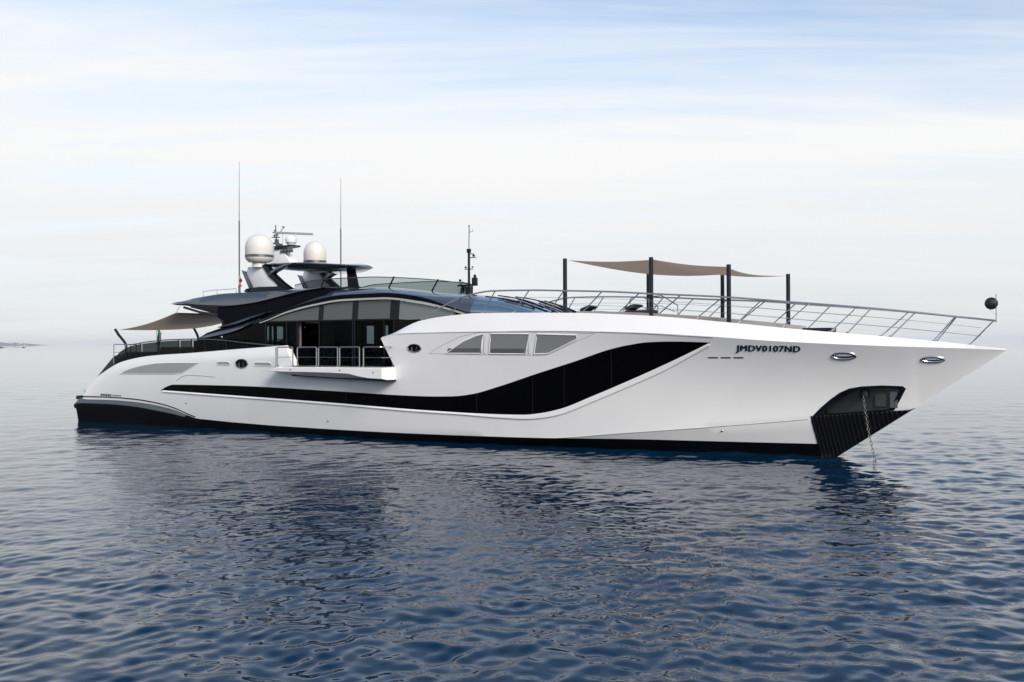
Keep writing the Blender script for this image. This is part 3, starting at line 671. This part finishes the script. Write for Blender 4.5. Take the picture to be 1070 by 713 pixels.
# light fins sweeping down from the house side
def fin(path,wd,nm):
    rows=[]
    f=pchip(path); a,b=path[0][0],path[-1][0]
    for x in lin(a,b,30):
        t=(x-a)/(b-a); h=wd*math.sin(math.pi*min(1,max(.02,t*.92+.06)))**.6
        rows.append([(x,-3.0,f(x)-h),(x,-2.90,f(x)),(x,-2.78,f(x)),(x,-2.78,f(x)-h)])
    for s in (1,-1): MB().loft([[(x,s*y,z) for x,y,z in r] for r in rows]).build(nm,M['blue_grey'],Y,20)
fin([(9.5,4.84),(10.59,5.05),(11.69,5.30),(12.9,5.50)],.13,'house_fin'); fin([(8.2,4.36),(9.5,4.60),(10.81,4.83),(12.2,5.16)],.19,'house_fin')
MB().sphere((9.7,-2.87,4.36),.05,8).build('deck_lamp',M['lens_shine_white'],salo)
# ---- smoked screens round the flybridge
sct=pchip([(13.6,6.72),(14.95,6.92),(16.4,6.94),(17.9,6.94),(18.9,6.90),(20.97,6.74),(21.9,6.60)])
def scy(x): return 2.05*math.sqrt(max(0,1-max(0,(x-15.5)/6.4)**2.2))
def screen_pts(): return [(x,-scy(x)) for x in lin(13.6,21.0,40)+[21.2,21.4,21.6,21.75,21.85,21.9]]
P=screen_pts(); P=P+[(x,-y) for x,y in reversed(P[:-1])]
rows=[[(x-.03,y*.985,on_roof(max(x,16),min(abs(y),2.0))-.25),(x+.12,y*1.02,sct(x))] for x,y in P]
fs=MB().grid(rows).build('fly_windscreen',M['fly_glass'],Y,60)
MB().tube([r[1] for r in rows],.022,6).build('screen_rim',M['blue_grey'],fs)
for i in (8,28,38,46,len(rows)-39): 
    a,b=Vector(rows[i][0]),Vector(rows[min(i+1,len(rows)-1)][1]); MB().tube([a+Vector((0,-.02,0)),b+Vector((.12,-.02,.03))],.035,6).build('screen_post',M['gloss_black'],fs)
# ---- radar arch
ARB=[(10.36,6.40),(10.66,6.66),(11.5,6.72),(12.9,6.70),(13.6,6.48),(13.6,6.35)]
aro=MB().prism(ARB,-2.25,-1.5).build('radar_arch',M['gloss_black'],Y,30,bevel=.03)
MB().prism(ARB,2.25,1.5).build('arch_base',M['gloss_black'],aro,30,bevel=.03)
for s in (-1,1):
    y0,y1=s*1.72,s*2.06
    MB().prism([(10.42,7.42),(10.9,6.70),(12.5,6.72),(12.2,7.1),(11.75,7.60),(11.6,7.72),(10.55,7.72)],s*1.78,s*2.0).build('arch_fairing',M['white_paint'],aro,30,bevel=.02)
    MB().prism([(10.14,7.58),(10.40,7.50),(10.94,6.70),(10.68,6.64)],y0,y1).build('arch_fin',M['blue_grey'],aro,30,bevel=.02)
    MB().prism([(11.75,7.74),(11.98,7.60),(12.17,7.35),(12.8,6.90),(13.5,6.50),(13.15,6.48),(12.55,6.82),(12.0,7.18),(11.5,7.78)],y0,y1).build('arch_leg',M['gloss_black'],aro,30,bevel=.02)
    MB().prism([(12.0,7.22),(12.35,7.42),(13.1,7.66),(13.7,7.78),(13.2,7.80),(12.5,7.62),(11.9,7.35)],y0,y1).build('arch_brace',M['blue_grey'],aro,30,bevel=.02)
plan=[(11.35,1.98),(12.5,2.0),(13.6,1.96),(14.4,1.84),(15.1,1.6),(15.7,1.2),(16.1,.75),(16.32,.3)]
pf=pchip([(p[0],p[1]) for p in plan])
rings=[]
for x in lin(11.35,16.34,36):
    wv=pf(x); zt=pchip([(11.35,7.83),(13.7,7.80),(15,7.72),(16.34,7.64)])(x); zb=pchip([(11.35,7.74),(12.2,7.56),(13.5,7.46),(14.6,7.46),(15.5,7.52),(16.34,7.60)])(x)
    rings.append([(x,-wv,zt-.05),(x,-wv+.05,zt),(x,0,zt+.12*min(1,wv)),(x,wv-.05,zt),(x,wv,zt-.05),(x,wv-.1,(zt+zb)/2),(x,wv*.75,zb),(x,-wv*.75,zb),(x,-wv+.1,(zt+zb)/2)])
MB().loft(rings).build('hardtop',M['blue_grey'],aro,30)  # blue-grey chosen to paint in the lit look of the underside
MB().prism([(15.12,7.56),(15.5,7.56),(15.72,6.72),(16.0,6.62),(16.0,6.45),(14.3,6.45),(14.3,6.66),(15.2,6.72)],-.12,.12).build('arch_pillar',M['gloss_black'],aro,30,bevel=.03)
for s,lab in ((-1,'larger white satellite dome on the near side'),(1,'white satellite dome on the far side')):
    x=11.22; r=.67 if s<0 else .58; z0=8.02
    prof=[(.01,z0-.10),(r-.16,z0-.10),(r-.05,z0),(r,z0+.10),(r,z0+.62)]+[(r*math.cos(a),z0+.62+.64*math.sin(a)) for a in lin(.12,1.5,12)]+[(.02,z0+1.26)]
    d=MB().lathe((x,s*1.9,0),prof,40).build('satellite_dome',M['white'],Y,40,lab)
    MB().lathe((x,s*1.9,0),[(r-.02,z0+.12),(r+.012,z0+.12),(r+.012,z0+.24),(r-.02,z0+.24)],40).build('dome_band',M['dark_steel'],d,30)
    MB().lathe((x,s*1.9,0),[(.36,z0-.35),(.34,z0-.1),(.3,z0-.09)],20).build('dome_foot',M['white'],d,30)
ma=MB().loft([[(x0,-w_,z),(x1,-w_,z),(x1,w_,z),(x0,w_,z)] for x0,x1,w_,z in ((10.35,11.75,.32,8.02-.15),(10.3,11.4,.28,8.3),(10.33,11.0,.22,8.66),(10.4,11.0,.2,8.8))]).build('radar_mast',M['white_paint'],Y,30,bevel=.03)
MB().loft([[(x,-w_,z0),(x,-w_,z1),(x,w_,z1),(x,w_,z0)] for x,w_,z0,z1 in ((10.32,.12,8.72,8.9),(10.6,.3,8.70,8.87),(11.7,.34,8.80,8.87),(11.88,.2,8.81,8.86))]).build('radar_platform',M['gloss_black'],ma,30)
MB().lathe((11.42,0,8.87),[(.16,0),(.2,.08),(.27,.16),(.29,.32),(.22,.45),(.1,.52)],20).build('scanner_housing',M['white_paint'],ma)
MB().box(-.95,.95,-.06,.06,-.05,.06)
sb=MB().box(-1.0,1.0,-.06,.06,-.05,.06); a_=R(-4); sb.v=[(11.62+x*math.cos(a_)-z*math.sin(a_)*0,y+x*.25,9.46+z+x*-.075) for x,y,z in sb.v]; sb.build('radar_scanner',M['vent_grey'],ma,30,bevel=.015)
MB().tube([(10.95,-.1,8.86),(10.95,-.1,9.5)],.012,6).build('thin_aerial',M['steel'],ma)
il=MB().prism([(10.12,9.02),(10.42,8.98),(10.55,8.8),(10.78,8.8),(10.72,9.0),(10.5,9.06),(10.48,9.25),(10.40,9.25),(10.38,9.08)],-.1,.1).tube([(10.42,0,9.2),(10.36,0,9.95)],.028,6).box(10.2,10.55,-.12,.12,9.33,9.37).box(10.24,10.5,-.1,.1,9.56,9.60).sphere((10.28,0,9.45),.055,6).sphere((10.5,0,9.46),.05,6).sphere((10.3,0,9.68),.05,6)
il.tube([(10.62,0,9.5),(10.72,0,9.62),(10.9,0,9.8)],.018,6).sphere((10.92,0,9.82),.05,6).sphere((10.66,0,9.55),.05,6).tube([(10.78,0,9.86),(10.9,0,9.8)],.012,6)
il.build('instrument_stack',M['dark_steel'],ma,30)
hl=MB()
for dx in (.0,.22,.45,.62): hl.lathe((11.05+dx,-.24,8.58+.02*dx),[(.02,-.09),(.08,-.07),(.1,0),(.07,.08)],10)
hl.build('loudhailer',M['dark_steel'],ma)
for x,y,z0,zm,z1,lab in ((10.5,-2.5,6.46,9.9,12.75,'whip antenna nearer the stern'),(12.44,2.5,6.4,9.9,12.5,'whip antenna on the far side')):
    o=MB().tube([(x,y,z0),(x,y,zm)],.034,8).tube([(x,y,zm),(x+.02,y,z1)],.018,6,.008).build('whip_antenna',mat('antenna_grey',(.10,.10,.12),.4),Y,40,lab)
    MB().tube([(x,y,z0-.05),(x,y,z0+.35)],.055,8).build('antenna_mount',M['dark_steel'],o)
# forward light mast
lm=MB().tube([(22.07,0,6.1),(22.07,0,8.0)],.055,8).tube([(22.07,0,8.0),(22.09,0,9.1)],.018,6).box(21.96,22.2,-.12,.12,6.0,6.48).build('light_mast',M['navy'],Y,30)
MB().box(21.5,22.5,-.06,.06,6.50,6.57).box(22.28,22.46,-.1,.1,6.57,6.85).box(22.34,22.42,-.05,.05,6.85,6.98).tube([(21.6,0,6.57),(21.6,0,6.74)],.015,6).sphere((21.6,0,6.76),.06,6).build('mast_crosstree',M['rubber'],lm,30)
MB().box(21.85,22.28,-.03,.03,7.22,7.25).sphere((21.9,0,7.32),.05,6).sphere((22.26,0,7.32),.04,6).box(22.05,22.45,-.03,.03,7.72,7.75).box(22.12,22.30,-.03,.03,7.88,7.91).sphere((22.32,0,7.82),.06,6).box(22.0,22.14,-.07,.07,7.95,8.12).tube([(22.1,0,8.85),(22.26,0,8.87),(22.28,0,8.98)],.012,6).sphere((22.08,0,9.12),.035,6).build('navigation_light',M['rubber'],lm,30)
# ---- rail round the foredeck
def rail_y(x): return max(sheer_y(x)-.12,.02)
rz=pchip([(22.05,4.95),(22.6,5.22),(23.23,5.53),(24.36,5.90),(25.44,6.03),(27,6.01),(28.48,5.95),(30.35,5.86),(31.7,5.76),(34.35,5.58),(36.49,5.37),(37.84,5.24),(39.87,5.02),(41.52,4.81),(42.67,4.66)])
loop_=[(x,-rail_y(x),rz(x)) for x in lin(22.05,42.67,110)]
br=MB().tube(loop_+[(x,-y,z) for x,y,z in reversed(loop_)],.032,8).build('bow_rail',M['steel'],Y,50,label='polished guard rail round the foredeck')
tops=[24.0,25.55,27.02,28.45,29.95,31.35,32.85,34.3,35.75,37.1,38.6,40.15,41.5,42.62]; bases=[23.5,24.95,26.35,27.8,29.15,30.5,31.95,33.33,34.75,36.2,37.75,39.3,40.85,41.9]
def at(x0,x1,t): 
    z0=sheer_z(x0)-.02; x=x0+(x1-x0)*t; return x,z0+(rz(x1)-z0)*t
for s in (-1,1):
    for a,b in zip(bases,tops):
        g=MB().tube([(a,s*rail_y(a),sheer_z(a)-.02),(b,s*rail_y(b),rz(b))],.022,6).lathe((a,s*rail_y(a),sheer_z(a)),[(.06,-.01),(.06,.02),(.03,.03)],10); g.build('stanchion',M['steel'],br,40)
    for h in (.36,.68):
        pts=[]
        for x in lin(24.6,42.25,80):
            i=min(range(len(tops)),key=lambda k:abs(tops[k]-x)); z0=sheer_z(x); pts.append((x,s*rail_y(x),z0+(rz(x)-z0)*h))
        MB().tube(pts,.006,4).build('guard_wire',M['steel'],br)
# caprail, sunpad and hatches on the foredeck
MB().loft([[(x,y,z) for y,z in ((-w_,sheer_z(x)-.2),(-w_,sheer_z(x)+dz-.02),(-w_+.04,sheer_z(x)+dz),(w_-.04,sheer_z(x)+dz),(w_,sheer_z(x)+dz-.02),(w_,sheer_z(x)-.2))] for x,w_,dz in [(x,min(1.6,max(.3,rail_y(x)-.5)),.10) for x in lin(28.2,36.3,24)]]).build('sunpad',M['sunpad'],Y,30)
MB().box(36.6,37.6,-.5,.3,4.2,4.49).build('deck_hatch',M['navy'],Y,30,bevel=.03)
# steel hoop rails amidships
for x0,y0,lab in ((29.3,1.0,''),(30.3,.6,'')):
    MB().tube([(x0,y0,5.0),(x0,y0,5.75),(x0+.08,y0,5.82),(x0+.55,y0,5.84),(x0+.75,y0,5.72),(x0+1.2,y0,5.45),(x0+1.22,y0,5.0)],.022,6).tube([(x0+.02,y0,5.42),(x0+.5,y0,5.44),(x0+1.1,y0,5.2)],.015,6).build('hoop_handrail',M['steel'],Y,50)
# ---- black glass wind break and rail at the aft deck
az=pchip([(2.0,3.98),(3.58,4.0),(5.08,4.14),(6.88,4.23),(8.61,4.25),(10.27,4.20),(12.2,4.05),(14.32,3.91)])
def ay(x): return sheer_y(x)-.10
gb=pchip([(2.3,3.30),(2.7,3.62),(3.6,3.93),(5.1,4.10),(6.9,4.20),(8.6,4.22),(10.27,4.16),(12,4.0),(13.6,3.88)])
wbk=None
edges=[2.3,3.3,4.55,6.0,7.5,8.45,9.4,10.9,12.3,13.6]
for s in (-1,1):
    aft_rail=MB().tube([(x,s*ay(x),az(x)) for x in lin(3.4,14.32,50)],.028,8).build('aft_rail',M['dark_steel'],Y,50)
    for a,b in zip(edges,edges[1:]):
        MB().grid([[(x,s*ay(x),sheer_z(x)-.1),(x,s*ay(x),max(gb(x)-.02,sheer_z(x)))] for x in lin(a+.02,b-.02,8)]).build('wind_break_pane',M['wind_glass'],aft_rail,60)
        MB().tube([(b,s*ay(b),sheer_z(b)-.1),(b-.1,s*ay(b),max(gb(b),sheer_z(b)))],.03,6).build('rail_post',M['gloss_black'],aft_rail)
for s in (-1,1):
    sr=MB().tube([(1.95,s*3.2,3.0),(1.95,s*3.2,4.0),(2.0,s*3.2,4.02),(3.85,s*3.25,3.99),(3.85,s*3.25,3.2)],.024,6).tube([(1.95,s*3.2,3.6),(2.7,s*3.2,3.62),(3.8,s*3.25,3.68)],.014,6).tube([(3.35,s*3.22,3.98),(3.35,s*3.22,3.2)],.03,6)
    sr.tube([(2.95,s*3.22,3.98),(2.95,s*3.22,3.1)],.018,6).build('stern_rail',M['steel'],Y,50)
MB().sphere((2.5,-3.05,3.42),.14,8,.8).tube([(2.15,-3.1,3.3),(2.6,-3.1,3.5)],.05,6).build('mooring_winch',M['steel'],Y,40)
MB().box(4.2,9.2,-2.3,2.3,3.2,3.86).build('aft_sofa',M['cushion'],Y,30,bevel=.08)
MB().box(7.9,9.3,-2.5,-1.2,3.3,4.02).build('aft_sofa',M['cushion'],Y,30,bevel=.08)
# ================================================================== loose gear on board, each a thing of its own
aw=thing('sun_awning','taupe sun awning stretched over the foredeck on six dark poles','awning',(31.8,0,4.8))
C=[(28.25,-2.6,7.13),(31.7,-2.42,7.02),(34.45,-1.98,6.66),(35.42,2.0,6.52),(32.67,2.45,6.70),(29.42,2.55,6.86)]
nu,nv=36,20; rows=[]
for i in range(nu+1):
    u=i/nu
    def edge(p0,p1,p2): 
        a,b,c_=map(Vector,(p0,p1,p2)); return a.lerp(b,u*2) if u<.5 else b.lerp(c_,u*2-1)
    A_=edge(C[0],C[1],C[2]); B_=edge(C[5],C[4],C[3]); r=[]
    for j in range(nv+1):
        v=j/nv; p=A_.lerp(B_,v)
        sag=.09*(math.sin(math.pi*v))*(1-.0*u)+.06*abs(math.sin(2*math.pi*u))*(1-math.sin(math.pi*v)*.6)
        p.z-=sag; p.x+=(.22*(0.5-u)*2)*math.sin(math.pi*v)*1.1; p.y+=(.12*math.sin(math.pi*u))*(1-2*v)
        mid=Vector((31.85,0,p.z)); p=p.lerp(mid,.045); p.z=p.z
        r.append(tuple(p))
    rows.append(r)
cv=MB().grid(rows).build('canvas',M['canvas'],aw,60)
md=cv.modifiers.new('thickness','SOLIDIFY'); md.thickness=.012
for k,p in enumerate(C):
    x,y,z=p
    pl=MB().tube([(x,y,sheer_z(x)-.14),(x,y,z+.07)],.08,12).tube([(x,y,z-.3),(x+.06,y,z-.3)],.02,6).build('awning_pole',M['navy'],aw,40)
ro=MB()
for p,q in ((C[0],rows[0][0]),(C[2],rows[nu][0]),(C[3],rows[nu][nv]),(C[5],rows[0][nv]),(C[1],rows[nu//2][0]),(C[4],rows[nu//2][nv])): ro.tube([p,q],.012,5)
ro.build('lashing_rope',M['white'],aw,40)
aa=thing('sun_awning','taupe sun awning sloping from the black wing to bent poles above the aft deck','awning',(3,0,3.6))
S1,S2,S3,S4=(2.0,-2.85,4.78),(.85,2.9,4.93),(5.4,2.55,5.62),(5.95,-2.5,5.60)
rows=[]
for i in range(25):
    u=i/24; r=[]
    for j in range(25):
        v=j/24; p=Vector(S1).lerp(Vector(S2),v).lerp(Vector(S4).lerp(Vector(S3),v),u); p.z-=.12*math.sin(math.pi*u)+.05*math.sin(math.pi*v)*(1-u); p.x+=.25*math.sin(math.pi*v)*(1-u)
        r.append(tuple(p))
    rows.append(r)
cv=MB().grid(rows).build('canvas',M['canvas'],aa,60); md=cv.modifiers.new('thickness','SOLIDIFY'); md.thickness=.012
MB().tube([(1.66,-2.9,4.80),(1.94,-2.9,4.51),(2.33,-2.9,4.21),(2.5,-2.9,4.05),(2.56,-2.9,3.85),(2.56,-2.9,3.2)],.07,10).build('awning_pole',M['navy'],aa,40)
MB().tube([(.72,2.95,4.98),(1.0,2.95,4.62),(1.25,2.95,4.12),(1.3,2.95,3.0)],.07,10).build('awning_pole',M['navy'],aa,40)
MB().tube([(1.66,-2.9,4.80),S1],.012,5).tube([(.72,2.95,4.98),S2],.012,5).tube([S4,(6.2,-2.5,5.9)],.015,5).tube([S3,(6.0,2.5,5.9)],.015,5).build('lashing_rope',M['white'],aa,40)
# ensign
en=thing('ensign','green white and red flag hanging limp from a thin staff at the stern','flag',(1.25,0,3.4))
MB().tube([(1.35,0,3.4),(1.18,0,5.25)],.018,8).sphere((1.18,0,5.27),.03,6).build('flag_staff',M['steel'],en,40)
for k,mn in enumerate(('flag_green','flag_white','flag_red')):
    rows=[]
    for i in range(9):
        t=(k+i/8)/3
        rows.append([(1.25+.05*(1-h)+.44*min(t,.66-t*.5)*(1.15-h*.6)+.03*math.sin(t*17+h*3),.04*math.sin(t*19+h*2)+.16*t,4.95-h*.95-min(t,.5)*.28) for h in lin(0,1,10)])
    MB().grid(rows).build('flag_stripe',M[mn],en,60)
pn=thing('pennant','small red pennant on the whip antenna nearest the stern','flag',(10.5,-2.5,6.8))
MB().grid([[(10.53+t*.13+.02*math.sin(h*7),-2.52+.05*math.sin(h*9+t*6),7.25-h*.42-t*.12) for h in lin(0,1,8)] for t in lin(0,1,5)]).build('pennant_cloth',M['flag_red'],pn,60)
MB().tube([(10.53,-2.53,7.28),(10.54,-2.53,6.8)],.008,5).build('halyard',M['white'],pn)
# deck chairs / cushions
for x,y,lab,ln in ((27.95,.3,'charcoal lounger on the foredeck between the windscreen and the aft pole of the awning',.95),(30.05,.1,'charcoal lounger on the foredeck behind the near middle awning pole',1.1)):
    c_=thing('deck_lounger',lab,'lounger',(x,y,5.0),'loungers on the foredeck')
    MB().box(x-.45,x+ln-.4,y-.35,y+.35,5.10,5.27).build('seat_cushion',M['cushion'],c_,40,bevel=.06)
    MB().prism([(x-.45,5.28),(x-.25,5.28),(x+.12,5.46),(x-.05,5.52),(x-.4,5.40)],y-.35,y+.35).build('back_cushion',M['cushion'],c_,40,bevel=.05)
    MB().box(x-.4,x+ln-.45,y-.3,y+.3,4.93,5.09).build('lounger_base',M['gelcoat'],c_,40,bevel=.02)
# anchor ball on the pulpit
ab=thing('anchor_ball','black anchor ball day signal on the pulpit staff at the bow tip','day signal',(42.69,0,4.6))
MB().tube([(42.69,0,4.6),(42.69,0,5.52)],.018,8).build('signal_staff',M['steel'],ab,40)
b_=MB()
for a in lin(0,math.pi,4)[:-1]:
    n=24; c0=Vector((42.55,0,5.22)); ca,sa=math.cos(a),math.sin(a); rr=.2
    vs=[(c0.x+rr*math.cos(2*math.pi*i/n)*ca,c0.y+rr*math.cos(2*math.pi*i/n)*sa,c0.z+rr*math.sin(2*math.pi*i/n)) for i in range(n)]
    b_.add(vs,[tuple(range(n))])
b_.sphere((42.55,0,5.22),.185,10)
b_.build('ball',mat('black_ball_cloth',(.012,.012,.022),.6,bump=.01,bscale=12),ab,40)
MB().tube([(42.5,0,5.02),(42.68,0,4.86)],.008,5).build('lanyard',M['white'],ab)
# anchor chain: links from the pipe down into the sea
chn=thing('anchor_chain','grey anchor chain running from the black bow pocket down into the sea','chain',(39.0,-.7,0))
p0=Vector((38.66,-.5,2.16)); p1=Vector((38.85,-1.1,1.25)); p2=Vector((39.28,-1.25,-.35))
def cpt(t): return (p0*(1-t)**2+p1*2*t*(1-t)+p2*t*t)
ln=sum((cpt((i+1)/60)-cpt(i/60)).length for i in range(60)); k=int(ln/.115)
lk=MB()
for i in range(k):
    a=cpt(i/k); b=cpt(min(1,(i+1.25)/k)); d=(b-a).normalized(); u=d.cross(Vector((0,1,0))).normalized(); v=d.cross(u); q=u if i%2 else v
    m_=(a+b)/2; hl_=(b-a).length/2
    pts=[m_+d*hl_*math.cos(x)+q*.042*(math.sin(x) if abs(math.sin(x))<.8 else math.copysign(.8,math.sin(x))) for x in lin(0,2*math.pi,11)]
    lk.tube(pts,.0115,5,cap=False)
lk.build('chain_links',M['chain'],chn,60)
# ================================================================== far away
def far_matrix(x,y,rz=0): return Matrix.Translation((x,y,0))@Matrix.Rotation(rz,4,'Z')
def world_obj(name,mb,m,parent=None,loc=(0,0,0),smooth=0):
    me=mb.raw(name,m); o=bpy.data.objects.new(name,me); COL.objects.link(o)
    if parent: o.parent=parent
    else: o.location=loc
    return o
wallm=[mat('far_house_wall',c_,.8) for c_ in ((.75,.70,.64),(.8,.77,.72),(.7,.6,.5))]; roofm=mat('far_house_roof',(.30,.16,.11),.8)
hs=[]
hx=[-3270,-3262,-3252,-3240,-3229,-3220,-3208,-3196,-3185,-3172,-3161,-3150]
def make_house(k):
    e=bpy.data.objects.new('far_house',None); COL.objects.link(e)
    world_obj('wall',MB().box(-6,6,-5,5,-6,7),wallm[k%3],e); world_obj('roof',MB().prism([(-6.6,7),(6.6,7),(0,9.6)],-5.6,5.6),roofm,e); return e
protos=[make_house(k) for k in range(3)]
for i,x in enumerate(hx):
    p=protos[i%3]
    if i<3: o=p
    else:
        o=p.copy(); COL.objects.link(o)
        for ch in p.children: c_=ch.copy(); COL.objects.link(c_); c_.parent=o
    o.location=(x*2.2,(6200-20+(i%4)*14)*2.2,(5+((i*7)%5)*1.5)*2.2); o.rotation_euler=(0,0,(i*37%50-25)*.02); s_=.75+.13*((i*5)%4); o.scale=(s_,s_,s_)
    o['label']='tiny pale house on the far shore at the left edge'; o['category']='house'; o['group']='houses on the far headland'
def boat(name,x,y,L_,lab,m):
    e=bpy.data.objects.new(name,None); COL.objects.link(e); e.location=(x,y,0); e['label']=lab; e['category']='boat'
    rings=[]
    for t in lin(0,1,12):
        w_=L_*.16*(1-max(0,(t-.45)/.55)**2)+.02; h=L_*.10*(1+.4*t*t); xx=L_*(t-.5)
        rings.append([(xx,-w_,h),(xx,-w_*.8,0),(xx,0,-.4),(xx,w_*.8,0),(xx,w_,h)])
    world_obj('hull',MB().loft(rings),m,e)
    world_obj('cabin',MB().prism([(-L_*.2,L_*.1),(-L_*.16,L_*.22),(L_*.05,L_*.22),(L_*.14,L_*.1)],-L_*.1,L_*.1),m,e)
bm_=mat('far_boat_dark',(.03,.03,.035),.5)
boat('motor_boat',-790,1480,6.5,'tiny dark boat far off at the left edge of the sea',bm_)
boat('motor_boat',-735,1440,5.0,'small dark boat far off, just right of the tiny one at the left edge',bm_)

# ------------------------------------------------------------------ the air
HZ=32000.
hb=MB().box(-HZ,HZ,-HZ,HZ,-14,95).raw('haze',None)
hm_=bpy.data.materials.new('sea_haze'); hm_.use_nodes=True; t=hm_.node_tree; t.nodes.clear()
o_=t.nodes.new('ShaderNodeOutputMaterial'); v_=t.nodes.new('ShaderNodeVolumePrincipled'); v_.inputs['Color'].default_value=(.9,.93,.97,1); v_.inputs['Density'].default_value=2.2e-5; v_.inputs['Anisotropy'].default_value=0.
t.links.new(v_.outputs[0],o_.inputs['Volume']); hb.materials.append(hm_)
ho_=bpy.data.objects.new('haze',hb); COL.objects.link(ho_); ho_['kind']='stuff'
